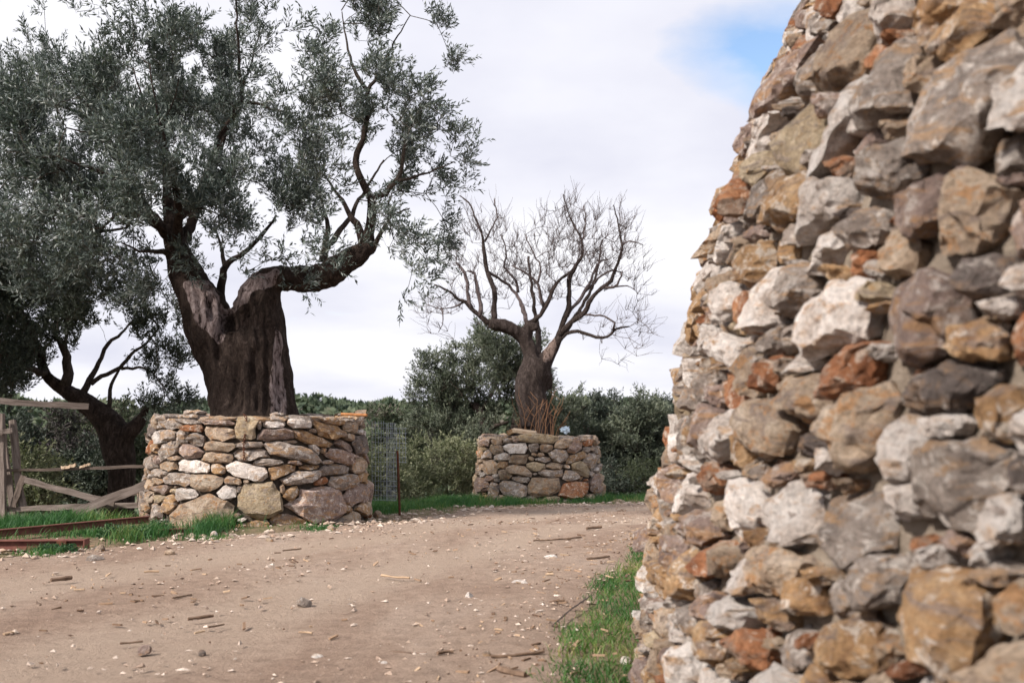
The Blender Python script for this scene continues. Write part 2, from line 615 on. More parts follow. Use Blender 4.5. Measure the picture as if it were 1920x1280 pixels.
# ------------------------------------------------------------------ ground and road
rr = np.concatenate([np.linspace(0.5, 30, 100), np.geomspace(30.6, 900, 90)])
th = np.concatenate([np.linspace(-math.pi, -0.75, 26)[:-1], np.linspace(-0.75, 0.75, 150), np.linspace(0.75, math.pi, 26)[1:]])
RR, TH = np.meshgrid(rr, th, indexing='ij')
X = (RR * np.sin(TH)).ravel()
Y = (RR * np.cos(TH)).ravel()
Z = gz(X, Y)
nr, na = RR.shape
i = (np.arange(nr - 1)[:, None] * na + np.arange(na - 1)[None]).ravel()
F = np.stack([i, i + na, i + na + 1, i + 1], -1)
V = np.stack([X, Y, Z], 1)
V = np.vstack([V, [[0, 0, gz1(0, 0.01)]]])
Tn = np.stack([np.full(na - 1, nr * na), np.arange(na - 1), np.arange(na - 1) + 1], -1)
# drop the ground a little under the road so that the road sheet lies clear above it
P2 = V[:, :2]
und = (seg_sd(P2, EDGE) < 0.4) & (np.hypot(P2[:, 0], P2[:, 1]) < 60)
und &= seg_sd(P2, REDGE) > -0.25
V[und, 2] -= 0.05
put('ground', V, [F, Tn], EARTH, smooth=True, kind='structure')

# road sheet between the two edges
def road_pts(L, n, amp, seed):
    P = smooth_path(L, 0.25)
    d = np.gradient(P, axis=0)
    d /= np.linalg.norm(d, axis=1, keepdims=True)
    nn = np.stack([-d[:, 1], d[:, 0]], 1)
    s = np.cumsum(np.r_[0, np.linalg.norm(np.diff(P, axis=0), axis=1)])
    P = P + nn * (amp * (fbm(s * 1.3, s * 0 + seed, seed, 4) - 0.45) * 2)[:, None]
    k = np.linspace(0, len(P) - 1, n)
    return np.stack([np.interp(k, np.arange(len(P)), P[:, 0]), np.interp(k, np.arange(len(P)), P[:, 1])], 1)


gx = np.concatenate([np.linspace(-40, -8, 24)[:-1], np.arange(-8, 6, 0.14), np.linspace(6, 40, 24)])
gy = np.concatenate([np.linspace(-20, 3, 16)[:-1], np.arange(3, 26, 0.14), np.linspace(26, 31, 10)])
GX, GY = np.meshgrid(gx, gy, indexing='ij')
P2 = np.stack([GX.ravel(), GY.ravel()], 1)
wob = 0.35 * (fbm(P2[:, 0] * 1.1, P2[:, 1] * 1.1, 8, 4) - 0.46) * 2
sA = seg_sd(P2, EDGE) + wob
sB = -seg_sd(P2, REDGE) + wob
sd = np.maximum(sA, sB)
zr = gz(P2[:, 0], P2[:, 1])
# wheel ruts run parallel to the road's edges
mid = sA / (sA + sB - 1e-6)
rut = 0.035 * (np.exp(-((mid - 0.30) / 0.10) ** 2) + np.exp(-((mid - 0.66) / 0.10) ** 2))
zr = zr + 0.012 - rut * (sd < 0) - 0.07 * sstep(-0.15, 0.25, sd)
zr += 0.042 * (fbm(P2[:, 0] * 2.6, P2[:, 1] * 2.6, 31, 4) - 0.46)
keep = (sd < 0.3).reshape(GX.shape)
ny = len(gy)
ii = (np.arange(len(gx) - 1)[:, None] * ny + np.arange(ny - 1)[None])
kq = keep[:-1, :-1] & keep[1:, :-1] & keep[:-1, 1:] & keep[1:, 1:]
ii = ii[kq]
F = np.stack([ii, ii + ny, ii + ny + 1, ii + 1], -1)
Vr = np.stack([P2[:, 0], P2[:, 1], zr], 1)
us = np.unique(F)
remap = np.full(len(Vr), -1)
remap[us] = np.arange(len(us))
put('dirt_road', Vr[us], remap[F], ROAD, smooth=True, attrs={'track': (rut / 0.035)[us]}, kind='structure')


def roadz(x, y):
    return gz1(x, y)


# ------------------------------------------------------------------ stone packing
def norm_d(P, c, a, ang, per=None):
    d = P - c
    if per:
        d[..., 0] = (d[..., 0] + per / 2) % per - per / 2
    ca, sa = math.cos(ang), math.sin(ang)
    x = (d[..., 0] * ca + d[..., 1] * sa) / a[0]
    y = (-d[..., 0] * sa + d[..., 1] * ca) / a[1]
    return (np.abs(x) ** 2.8 + np.abs(y) ** 2.8) ** (1 / 2.8)


def fill_sites(sites, box_, sizes, rs, per=None, tight=0.9, tries=2200):
    """dart-throw ellipses (cu, cv, a, b, ang, col) from large to small between those already there"""
    u0, u1, v0, v1 = box_
    S = list(sites)
    for (a0, a1, asp0, asp1, colfn) in sizes:
        for k in range(tries):
            a = rs.uniform(a0, a1)
            bb = a * rs.uniform(asp0, asp1)
            p = np.array([rs.uniform(u0, u1), rs.uniform(v0, v1)])
            ang = rs.normal(0, 0.22)
            ok = True
            for s in S:
                du = p[0] - s[0]
                if per:
                    du = (du + per / 2) % per - per / 2
                dv = p[1] - s[1]
                if abs(du) > 1.3 or abs(dv) > 1.3:
                    continue
                ca, sa = math.cos(s[4]), math.sin(s[4])
                x = du * ca + dv * sa
                y = -du * sa + dv * ca
                if (x / (s[2] + a * tight)) ** 2 + (y / (s[3] + bb * tight)) ** 2 < 1:
                    ok = False
                    break
            if ok:
                S.append((p[0], p[1], a, bb, ang, colfn(rs)))
    return S


def outlines(S, nfun, per=None, cap=1.3, rs=None):
    C = np.array([(s[0], s[1]) for s in S])
    A = np.array([(s[2], s[3]) for s in S])
    out = []
    for i, s in enumerate(S):
        n = nfun(s)
        th = (np.arange(n) + rs.uniform(-0.28, 0.28, n)) / n * 2 * math.pi
        nrm_ = (np.abs(np.cos(th)) ** 2.8 + np.abs(np.sin(th)) ** 2.8) ** (1 / 2.8)
        dirs = np.stack([np.cos(th) * s[2], np.sin(th) * s[3]], 1) / nrm_[:, None]
        ca, sa = math.cos(s[4]), math.sin(s[4])
        dirs = np.stack([dirs[:, 0] * ca - dirs[:, 1] * sa, dirs[:, 0] * sa + dirs[:, 1] * ca], 1)
        ts = np.linspace(0.02, cap, 48)
        P = C[i] + ts[None, :, None] * dirs[:, None, :]
        dd = C - C[i]
        if per:
            dd[:, 0] = (dd[:, 0] + per / 2) % per - per / 2
        near = np.where(np.abs(dd).max(1) < (A.max(1) + A[i].max()) * 1.5 + 0.02)[0]
        mn = np.full(P.shape[:2], 9.0)
        for j in near:
            if j != i:
                mn = np.minimum(mn, norm_d(P, C[j], A[j], S[j][4], per))
        bad = mn < ts[None, :]
        k = np.where(bad.any(1), bad.argmax(1), len(ts) - 1)
        out.append(ts[k][:, None] * dirs)
    return out


def subdiv(V, F):
    """split every triangle in four"""
    E = np.sort(np.concatenate([F[:, [0, 1]], F[:, [1, 2]], F[:, [2, 0]]]), axis=1)
    U, inv = np.unique(E, axis=0, return_inverse=True)
    inv = inv.reshape(-1)
    M = (V[U[:, 0]] + V[U[:, 1]]) / 2
    m = len(F)
    a, b_, c_ = inv[:m] + len(V), inv[m:2 * m] + len(V), inv[2 * m:] + len(V)
    F2 = np.concatenate([np.stack([F[:, 0], a, c_], 1), np.stack([F[:, 1], b_, a], 1), np.stack([F[:, 2], c_, b_], 1), np.stack([a, b_, c_], 1)])
    return np.concatenate([V, M]), F2


def broken_stone(off, gap, bulge, rs, seed, rough, proud, back=-0.10, levels=1, block=0.7):
    """stone with broken, flat-faced front: a few big facets, chipped by noise"""
    n = len(off)
    ln = np.linalg.norm(off, axis=1, keepdims=True)
    off = off * np.maximum((ln - gap) / np.maximum(ln, 1e-6), 0.35)
    su, sv = np.abs(off[:, 0]).max() + 1e-6, np.abs(off[:, 1]).max() + 1e-6
    tl = rs.normal(0, 0.30, 2)
    tl[1] += 0.10
    q = off / np.array([su, sv])
    sh = rs.normal(0, 0.10, 2) * np.array([su, sv])
    base = np.c_[off, rs.uniform(-0.15, 0.30, n) * bulge + proud]
    f = np.clip(rs.normal(block, 0.13, n), 0.4, 0.93)
    fq = q * f[:, None]
    front = np.c_[off * f[:, None] + sh, bulge * (rs.uniform(0.72, 1.05, n) + fq @ tl) + proud]
    cen = np.array([[sh[0] * 1.5, sh[1] * 1.5, bulge * rs.uniform(0.95, 1.15) + proud]])
    V = np.concatenate([np.c_[off * 0.82, np.full(n, back)], base, front, cen])
    k = np.arange(n)
    k2 = (k + 1) % n
    F = [np.stack([k, k2, n + k2], 1), np.stack([k, n + k2, n + k], 1)]
    dg = rs.rand(n) < 0.5
    a, b_, c_, d_ = n + k, n + k2, 2 * n + k2, 2 * n + k
    F.append(np.where(dg[:, None], np.stack([a, b_, c_], 1), np.stack([a, b_, d_], 1)))
    F.append(np.where(dg[:, None], np.stack([a, c_, d_], 1), np.stack([b_, c_, d_], 1)))
    F.append(np.stack([2 * n + k, 2 * n + k2, np.full(n, 3 * n)], 1))
    F = np.concatenate(F)
    for _ in range(levels):
        V, F = subdiv(V, F)
    fr = 1.0 / max(min(su, sv), 0.03)
    for i in range(len(V)):
        p = V[i]
        if p[2] < back + 0.01:
            continue
        nv = mnoise.noise_vector(Vector((p[0] * fr * 1.1 + seed * 3.1, p[1] * fr * 1.1 - seed * 1.7, p[2] * fr * 1.1 + seed)))
        nv2 = mnoise.noise_vector(Vector((p[0] * fr * 3.2 + seed * 1.1, p[1] * fr * 3.2 + seed, p[2] * fr * 3.2)))
        V[i] = p + np.array(nv) * rough + np.array(nv2) * rough * 0.55
    return V, F


class Drum:
    """round battered wall: (u, v, w) -> world; u runs round, v up, w outwards"""

    def __init__(s, cx, cy, z0, prof, u_dir):
        s.c = np.array([cx, cy])
        s.z0 = z0
        s.pv = np.array([p[0] for p in prof], float)
        s.pr = np.array([p[1] for p in prof], float)
        s.R0 = float(s.pr.mean())
        s.a0 = u_dir             # direction (radians) of u = 0, seen from the centre

    def rad(s, v):
        return np.interp(v, s.pv, s.pr)

    def w(s, P):
        P = np.atleast_2d(P)
        a = s.a0 + P[:, 0] / s.R0
        r = s.rad(P[:, 1]) + P[:, 2]
        return np.stack([s.c[0] + r * np.cos(a), s.c[1] + r * np.sin(a), s.z0 + P[:, 1]], 1)

    def hit(s, x, y):
        d = ray(x, y)
        ts = np.arange(1.0, 34, 0.004)
        P = np.array([0, 0, CAMZ])[None] + ts[:, None] * d[None]
        v = P[:, 2] - s.z0
        ins = np.hypot(P[:, 0] - s.c[0], P[:, 1] - s.c[1]) < s.rad(v)
        if not ins.any():
            return None
        p = P[int(ins.argmax())]
        a = math.atan2(p[1] - s.c[1], p[0] - s.c[0]) - s.a0
        a = (a + math.pi) % (2 * math.pi) - math.pi
        return np.array([a * s.R0, p[2] - s.z0])

    def site(s, x, y, w_, h_, ang, col):
        c = s.hit(x, y)
        if c is None:
            return None
        l, r = s.hit(x - w_ / 2, y), s.hit(x + w_ / 2, y)
        d, u = s.hit(x, y + h_ / 2), s.hit(x, y - h_ / 2)
        a = max(abs(q[0] - c[0]) for q in (l, r) if q is not None) if (l is not None or r is not None) else 0.1
        a2 = [abs(q[0] - c[0]) for q in (l, r) if q is not None]
        a = sum(a2) / len(a2) if a2 else 0.1
        b2 = [abs(q[1] - c[1]) for q in (d, u) if q is not None]
        b_ = sum(b2) / len(b2) if b2 else 0.08
        return (c[0], c[1], min(a, 0.75), b_, ang, col)


def flip_orient(F):
    return [f[:, ::-1] for f in F]


def pick(p):
    ks = list(p)
    cum = np.cumsum([p[k] for k in ks])
    cum = cum / cum[-1]
    return lambda rs: ks[int(np.searchsorted(cum, rs.rand()))]


# ------------------------------------------------------------------ big planter
def px5(cx, cy):
    return 260 + cx / 3.692, 740 + cy / 3.692


P1 = Drum(-4.26, 16.9, gz1(-4.0, 15.1) - 0.05, [(0, 1.83), (0.5, 1.78), (1.0, 1.73), (1.76, 1.69)], math.atan2(-17.0, 4.28))
PL1_LIST = """220 148 170 55 0 G;200 205 150 55 0 G;370 138 130 40 0 M;350 186 160 32 5 G;520 160 330 55 0 G;560 196 220 36 4 M
880 165 390 62 -3 G;1190 166 230 52 2 G;1350 190 150 46 4 O;1480 166 150 52 0 G;1570 196 90 60 0 D
375 232 140 58 0 R;560 265 215 115 0 C;745 245 155 150 -5 Y;832 215 44 62 0 G;940 208 160 52 0 W;1115 205 170 62 5 W
1325 255 225 120 10 O;1475 228 95 78 0 C;1205 250 62 40 0 G;955 278 262 90 -3 M;300 302 76 112 0 G;405 315 122 112 10 G
205 285 120 85 0 G;145 300 60 80 0 W;1215 308 290 82 18 O;1565 270 100 120 0 D;1450 292 66 60 0 C;555 355 212 78 5 C;765 346 190 56 0 G
1035 330 112 38 0 G;1075 402 405 135 18 G;1225 375 92 56 35 W;1425 350 132 82 25 M;1280 386 54 52 0 C;1525 350 84 130 0 D;1605 345 70 120 0 R
215 380 142 130 -15 G;360 392 162 122 0 M;540 436 232 88 0 C;775 412 242 84 -3 G;1400 425 222 108 12 M;1310 466 72 38 0 G;245 436 100 42 0 G
375 495 236 98 3 W;212 490 112 84 0 C;895 466 200 54 3 G;1085 466 132 48 5 M;1185 500 142 48 0 O;1505 492 62 110 0 C;1582 440 92 64 0 O
550 512 112 92 20 O;750 536 302 112 15 W;1000 525 202 98 -18 O;1370 520 202 88 0 G;150 545 110 58 0 G;1580 540 84 142 0 R
285 582 236 88 3 G;470 602 222 132 0 C;660 596 142 64 10 C;745 600 64 40 0 C;1130 570 292 98 -8 G;1260 602 112 64 -8 R;1425 602 202 112 0 G
130 600 84 64 0 C;165 648 122 74 0 M;245 662 72 44 0 Y;330 686 152 92 0 W;610 680 152 118 -10 W;700 656 54 64 0 G;1060 682 132 112 -20 O
995 652 44 84 0 C;80 706 76 84 0 C;160 722 102 58 0 Y;215 765 104 122 -30 O;420 815 450 240 -12 C;830 730 312 270 0 Y;1240 740 372 260 5 M
1520 692 202 140 -5 M;118 808 80 118 0 G;62 775 62 66 0 C;1600 640 60 90 0 D;50 850 80 80 0 M"""


def parse(txt):
    o = []
    for q in txt.replace('\n', ';').split(';'):
        f = q.split()
        if len(f) == 6:
            o.append((float(f[0]), float(f[1]), float(f[2]), float(f[3]), float(f[4]), f[5]))
    return o


def build_drum_stones(D, S, parent, per, gap, nfun, bul, rs, rough, proudfun, nmax, name, seen, levfun, block=0.7, cap=1.4):
    out = outlines(S, nfun, per, cap, rs)
    order = list(range(len(S)))
    if seen is not None:
        order.sort(key=seen)
    extraV, extraF, off = [], {3: [], 4: []}, 0
    mats_extra = {}
    for rank, i in enumerate(order):
        s = S[i]
        V, F = broken_stone(out[i], gap, bul(s), rs, i * 0.731 + 3, rough(s), proudfun(s), levels=levfun(s, rank), block=block)
        V[:, 0] += s[0]
        V[:, 1] += s[1]
        Wd = D.w(V)
        if rank < nmax:
            put(name, Wd, F, ST[s[5]], parent, smooth=True, sharp=22)
        else:
            e = mats_extra.setdefault(s[5], [[], [], [], 0])
            e[0].append(Wd)
            e[1].append(F + e[3])
            e[3] += len(Wd)
    for c, e in mats_extra.items():
        put('chinking_stones', np.concatenate(e[0]), np.concatenate(e[1]), ST[c], parent, smooth=True, sharp=22, kind='stuff')


def drum_core(D, u0, u1, v1, w_, amp, mat, parent, nu, nv, name='core'):
    us_, vs2 = np.linspace(u0, u1, nu), np.linspace(-0.1, v1, nv)
    U, Vv = np.meshgrid(us_, vs2, indexing='ij')
    ww = w_ + amp * (fbm(U.ravel() * 3.4, Vv.ravel() * 3.4, 77, 6) - 0.47) * 2
    W3 = D.w(np.stack([U.ravel(), Vv.ravel(), ww], 1))
    k = (np.arange(nu - 1)[:, None] * nv + np.arange(nv - 1)[None]).ravel()
    put(name, W3, np.stack([k, k + nv, k + nv + 1, k + 1], -1), mat, parent, smooth=True)


def drum_top(D, v, w_, mat, parent, name, seed):
    n, m_ = 48, 9
    V = []
    for j in range(m_):
        fr = 1 - j / m_
        a = np.arange(n) / n * 2 * math.pi
        r = (D.rad(v) + w_) * fr
        xx, yy = D.c[0] + r * np.cos(a), D.c[1] + r * np.sin(a)
        V.append(np.stack([xx, yy, D.z0 + v + 0.10 * (1 - fr) + 0.10 * (fbm(xx * 3, yy * 3, seed, 3) - 0.45)], 1))
    V = np.concatenate(V + [np.array([[D.c[0], D.c[1], D.z0 + v + 0.1]])])
    k = np.arange(n)
    k2 = (k + 1) % n
    Q = np.concatenate([np.stack([j * n + k, j * n + k2, (j + 1) * n + k2, (j + 1) * n + k], -1) for j in range(m_ - 1)])
    T = np.stack([np.full(n, len(V) - 1), (m_ - 1) * n + k, (m_ - 1) * n + k2], -1)
    put(name, V, [Q, T], mat, parent, smooth=True)


def cap_stones(D, v, parent, n, rs, cols, thick=(0.05, 0.10)):
    """flat slabs lying round the rim, some doubled"""
    a = 0
    per = 2 * math.pi * D.R0
    u = -per / 2
    layer = 0
    while u < per / 2:
        L = rs.uniform(0.3, 0.75)
        hh = rs.uniform(*thick)
        dep = rs.uniform(0.32, 0.5)
        base = v + rs.uniform(-0.02, 0.02)
        slab(D, u, u + L - 0.02, base, base + hh, dep, rs.uniform(0.0, 0.05), parent, rs, cols(rs))
        if rs.rand() < 0.4:
            slab(D, u + 0.05, u + L * rs.uniform(0.6, 1.0), base + hh, base + hh + rs.uniform(0.03, 0.06), dep * 0.9, rs.uniform(-0.06, 0.0), parent, rs, cols(rs))
        u += L


def slab(D, u0, u1, v0, v1, dep, out_, parent, rs, c):
    nu = 7
    us_ = np.linspace(u0, u1, nu)
    prof = [(-dep, v0), (out_ * 0.6, v0), (out_ + 0.015, (v0 + v1) / 2), (out_ - 0.01, v1), (-dep * 0.5, v1 + 0.005), (-dep, v1 - 0.01)]
    V = []
    end = np.array([0.6, 0.93, 1, 1, 1, 0.92, 0.55])
    vm = (v0 + v1) / 2
    for i_, uu in enumerate(us_):
        wob_ = rs.normal(0, 0.014, (len(prof), 3))
        for (pw, pv), q in zip(prof, wob_):
            V.append((uu + q[0], vm + (pv - vm) * end[i_] + q[1] * 0.6, (pw if pw < -0.1 else pw - 0.05 * (1 - end[i_])) + q[2]))
    V = np.array(V)
    m_ = len(prof)
    k = np.arange(m_)
    k2 = (k + 1) % m_
    Q = np.concatenate([np.stack([i_ * m_ + k, i_ * m_ + k2, (i_ + 1) * m_ + k2, (i_ + 1) * m_ + k], -1) for i_ in range(nu - 1)])
    Q = Q[:, ::-1]
    E = np.array([list(range(m_)), list(range((nu - 1) * m_, nu * m_))[::-1]])
    put('cap_stone', D.w(V), [Q, E], ST[c], parent, smooth=True, sharp=40)


rs = R_(11)
planter = thing('stone_planter', (P1.c[0], P1.c[1], P1.z0), 'larger round dry stone planter walled round the thick leafy olive trunk', 'planter', 'round stone planters')
per1 = 2 * math.pi * P1.R0
S = []
for (x, y, w_, h_, a_, c_) in parse(PL1_LIST):
    q = P1.site(*px5(x, y), w_ / 3.692, h_ / 3.692, -rad(a_), c_)
    if q and q[1] < 1.62:
        S.append(q)
mix1 = pick({'G': 5, 'M': 2.5, 'C': 3, 'O': 2, 'W': 1.3, 'Y': 1, 'R': .7, 'D': 1})
nlist = len(S)
S = fill_sites(S, (-per1 / 2, per1 / 2, 0.12, 0.5), [(0.32, 0.45, 0.6, 0.8, mix1)], rs, per1, 1.0, 120)
S = fill_sites(S, (-per1 / 2, per1 / 2, 0.05, 1.64), [(0.20, 0.30, 0.34, 0.5, mix1), (0.12, 0.2, 0.4, 0.65, mix1), (0.06, 0.1, 0.45, 0.8, mix1)], rs, per1, 0.85, 1300)
S = fill_sites(S, (-per1 / 2, per1 / 2, 0.03, 1.64), [(0.03, 0.05, 0.5, 0.9, mix1)], rs, per1, 0.9, 900)
build_drum_stones(P1, S, planter, per1, 0.011, lambda s: 11 if s[2] > 0.25 else (9 if s[2] > 0.1 else 7), lambda s: min(0.045 + 0.28 * s[3], 0.11), rs,
                  lambda s: 0.006 + 0.07 * s[3], lambda s: rs.uniform(-0.03, 0.03), 300, 'stone',
                  lambda i: abs(S[i][0]) - (3 if abs(S[i][0]) < per1 * 0.27 else 0) - S[i][2], lambda s, r: 2 if s[2] > 0.25 and r < 160 else (1 if s[2] > 0.05 else 0), 0.76)
drum_core(P1, -per1 / 2, per1 / 2, 1.68, -0.07, 0.03, DARKFILL, planter, 120, 24)
drum_top(P1, 1.64, -0.1, SOIL, planter, 'soil', 3)
cap_stones(P1, 1.62, planter, 0, rs, pick({'G': 6, 'C': 2, 'M': 2, 'O': 1, 'D': .6}))

# ------------------------------------------------------------------ small planter
P2 = Drum(0.68, 25.95, gz1(0.6, 24.2) - 0.03, [(0, 1.62), (0.5, 1.58), (1.0, 1.53), (1.6, 1.50)], math.atan2(-25.95, -0.68))
per2 = 2 * math.pi * P2.R0
rs = R_(23)
planter2 = thing('stone_planter', (P2.c[0], P2.c[1], P2.z0), 'smaller round stone planter farther off holding the bare leafless olive trunk', 'planter', 'round stone planters')
S = []


def px7(cx, cy):
    return 740 + cx / 3.4286, 600 + cy / 3.4286


for (x, y, w_, h_, a_, c_) in parse("""755 1085 195 100 5 G;960 1075 220 120 -4 C;1165 1090 190 110 -8 R;1290 1065 80 120 0 M;640 1095 70 110 0 G;560 1060 100 90 0 M
775 825 155 70 0 W;930 765 210 55 3 Y;1085 795 110 60 -5 C;1160 815 100 80 -25 M;1060 875 115 90 0 G;1165 885 130 55 -15 O;795 890 110 75 0 C
690 880 110 55 -5 W;905 940 110 65 5 Y;800 965 145 65 12 C;1195 950 115 75 25 Y;1000 985 165 50 4 G;1130 1003 90 62 0 G;705 990 75 70 0 C
610 945 80 90 0 C;965 820 90 50 0 C;900 815 80 50 -10 G;690 930 65 45 0 O;960 895 100 32 0 G;1240 790 60 40 0 R;1265 900 70 90 0 G"""):
    q = P2.site(*px7(x, y), w_ / 3.4286, h_ / 3.4286, -rad(a_), c_)
    if q:
        S.append(q)
mix2 = pick({'C': 5, 'G': 4, 'M': 2, 'O': 1.5, 'W': 2, 'Y': 2, 'R': .6})
S = fill_sites(S, (-per2 / 2, per2 / 2, 0.08, 0.4), [(0.28, 0.4, 0.55, 0.8, mix2)], rs, per2, 1.0, 120)
S = fill_sites(S, (-per2 / 2, per2 / 2, 0.04, 1.5), [(0.17, 0.24, 0.4, 0.6, mix2), (0.10, 0.16, 0.45, 0.75, mix2), (0.055, 0.09, 0.5, 0.9, mix2)], rs, per2, 0.85, 1300)
build_drum_stones(P2, S, planter2, per2, 0.009, lambda s: 9 if s[2] > 0.12 else 7, lambda s: min(0.045 + 0.28 * s[3], 0.10), rs,
                  lambda s: 0.006 + 0.06 * s[3], lambda s: rs.uniform(-0.02, 0.03), 300, 'stone', lambda i: abs(S[i][0]) - S[i][2], lambda s, r: 1 if s[2] > 0.09 else 0, 0.74)
drum_core(P2, -per2 / 2, per2 / 2, 1.52, -0.065, 0.03, DARKFILL, planter2, 100, 20)
drum_top(P2, 1.50, -0.1, SOIL, planter2, 'soil', 9)
cap_stones(P2, 1.49, planter2, 0, rs, pick({'G': 4, 'C': 4, 'M': 2, 'W': 1}), (0.05, 0.10))

# ------------------------------------------------------------------ tall battered wall on the right
tdir = np.array([(1205 - 960) / FPX, 1.0])
tdir /= np.linalg.norm(tdir)
WR = 7.0
wc = 6.4 * tdir + WR * np.array([tdir[1], -tdir[0]])
LEAN = [(-0.2, 0.02), (0.3, .05), (0.73, .09), (1.10, .17), (1.62, .28), (2.23, .41), (2.92, .56), (3.54, .80), (4.29, 1.14), (4.7, 1.32)]
tang_ang = math.atan2(6.4 * tdir[1] - wc[1], 6.4 * tdir[0] - wc[0])
W = Drum(wc[0], wc[1], -0.05, [(v_, WR - l_) for v_, l_ in LEAN], tang_ang)
W.R0 = WR
rs = R_(5)
wall = thing('stone_wall', (6.4 * tdir[0], 6.4 * tdir[1], 0), 'tall leaning rubble wall of white, rust and grey stones beside the road', 'wall')
WLIST = """1830 190 220 260 0 G;1610 95 110 150 0 C;1590 240 100 120 8 W;1510 265 70 130 0 Y;1440 265 66 92 0 W;1570 385 96 120 0 W;1605 318 54 56 0 R;1845 400 160 170 0 C
1585 600 150 165 0 W;1420 585 54 100 0 R;1432 500 62 108 0 O;1560 470 84 112 0 W;1740 600 170 200 0 M;1850 640 120 110 0 O;1385 730 82 62 0 R;1530 740 112 110 0 C
1780 730 184 132 0 D;1640 800 122 200 0 C;1710 840 110 190 0 W;1830 900 220 230 0 G;1905 970 86 150 0 W;1395 955 72 150 0 W;1490 955 110 170 0 W;1615 1000 160 210 0 G
1345 1050 60 88 0 R;1370 820 60 120 0 W;1300 930 50 112 0 W;1450 800 104 132 0 C;1525 835 92 52 0 D;1810 1160 220 260 0 O;1662 1085 120 140 0 G;1532 1110 60 100 0 O
1592 1125 72 110 0 G;1362 1205 62 110 0 O;1422 1212 62 100 0 R;1312 1165 52 90 0 G;1480 1070 110 120 0 C;1420 1080 60 90 0 W;1500 1220 100 100 0 G;1720 1250 90 60 0 R
1640 430 70 90 0 G;1690 480 90 130 0 C;1500 380 70 110 0 O;1440 380 60 110 0 G;1700 160 90 180 0 G;1790 40 110 90 0 O;1480 180 80 70 0 M;1540 130 70 90 0 G;1690 320 120 120 0 G
1340 640 40 60 0 W;1330 720 44 70 0 O;1460 640 60 70 0 G;1390 660 50 60 0 W;1470 890 60 70 0 M;1335 990 44 80 0 M;1270 1010 44 80 0 C;1250 1090 36 90 0 O;1280 1100 40 70 0 G
1900 290 80 120 0 G;1900 780 80 140 0 O;1880 520 90 110 0 D"""
S = []
for (x, y, w_, h_, a_, c_) in parse(WLIST):
    q = W.site(x, y, w_ * 0.74, h_ * 0.74, rs.normal(0, 0.25), c_)
    if q:
        S.append(q)
mixw = pick({'G': 1.8, 'C': 3.4, 'M': 1.9, 'O': 3.1, 'W': 4.6, 'Y': .6, 'R': 2.4, 'D': .6})
U0, U1 = -1.0, 6.2
S = fill_sites(S, (U0, U1, 0.02, 4.6), [(0.10, 0.15, 0.6, 1.1, mixw), (0.07, 0.10, 0.6, 1.2, mixw)], rs, None, 0.82, 2200)
S = fill_sites(S, (U0, U1, 0.02, 4.6), [(0.045, 0.08, 0.55, 1.2, mixw), (0.028, 0.042, 0.6, 1.2, mixw)], rs, None, 0.85, 2600)


def wall_seen(i):
    s = S[i]
    p = W.w(np.array([[s[0], s[1], 0.03]]))[0] - np.array([0, 0, CAMZ])
    f = p @ FW
    x, y = 960 + FPX * p[0] / f, 640 - FPX * (p @ UP) / f
    inside = 1180 < x < 1960 and -30 < y < 1310 and s[0] > -0.35
    return -(s[2] * s[3]) / (f * f) * (1.0 if inside else 0.0001)


build_drum_stones(W, S, wall, None, 0.005, lambda s: 10 if s[2] > 0.12 else 8, lambda s: min(0.05 + 0.50 * min(s[2], s[3]), 0.125), rs,
                  lambda s: 0.008 + 0.15 * min(s[2], s[3]), lambda s: rs.uniform(-0.05, 0.055), 300, 'stone', wall_seen, lambda s, r: 3 if r < 60 else (2 if r < 300 else 1), 0.68, 1.24)
drum_core(W, U0 - 0.4, U1 + 0.4, 4.62, -0.045, 0.085, MORTAR, wall, 420, 280)
# the wall's level top and back
aa = np.linspace(U0 - 0.4, U1 + 0.4, 60)
Vt = np.concatenate([W.w(np.stack([aa, np.full(60, 4.6), np.full(60, w_)], 1)) for w_ in (-0.02, -0.35, -0.7)] + [W.w(np.stack([aa, np.full(60, -0.1), np.full(60, -1.8)], 1))])
k = np.arange(59)
put('wall_back', Vt, np.concatenate([np.stack([j * 60 + k, j * 60 + k + 1, (j + 1) * 60 + k + 1, (j + 1) * 60 + k], -1) for j in range(3)]), MORTAR, wall, smooth=True)

# ------------------------------------------------------------------ leaves, branches
def rnd_dirs(n, rs):
    d = rs.normal(0, 1, (n, 3))
    return d / np.linalg.norm(d, axis=1, keepdims=True)


def leaf_cloud(pos, dirs, L, Wd, rs, rnd):
    """rhombic leaves with a fold: V, F, attr"""
    n = len(pos)
    dirs = dirs / (np.linalg.norm(dirs, axis=1, keepdims=True) + 1e-9)
    side = np.cross(dirs, rnd_dirs(n, rs))
    side /= np.linalg.norm(side, axis=1, keepdims=True) + 1e-9
    up = np.cross(side, dirs)
    L = np.asarray(L)[:, None] * np.ones((n, 1))
    Wd = np.asarray(Wd)[:, None] * np.ones((n, 1))
    mid = pos + dirs * L * 0.48 + up * L * 0.06
    V = np.stack([pos, mid + side * Wd * 0.5, pos + dirs * L, mid - side * Wd * 0.5], 1).reshape(-1, 3)
    F = np.arange(4 * n).reshape(n, 4)
    return V, F, np.repeat(rnd, 4)


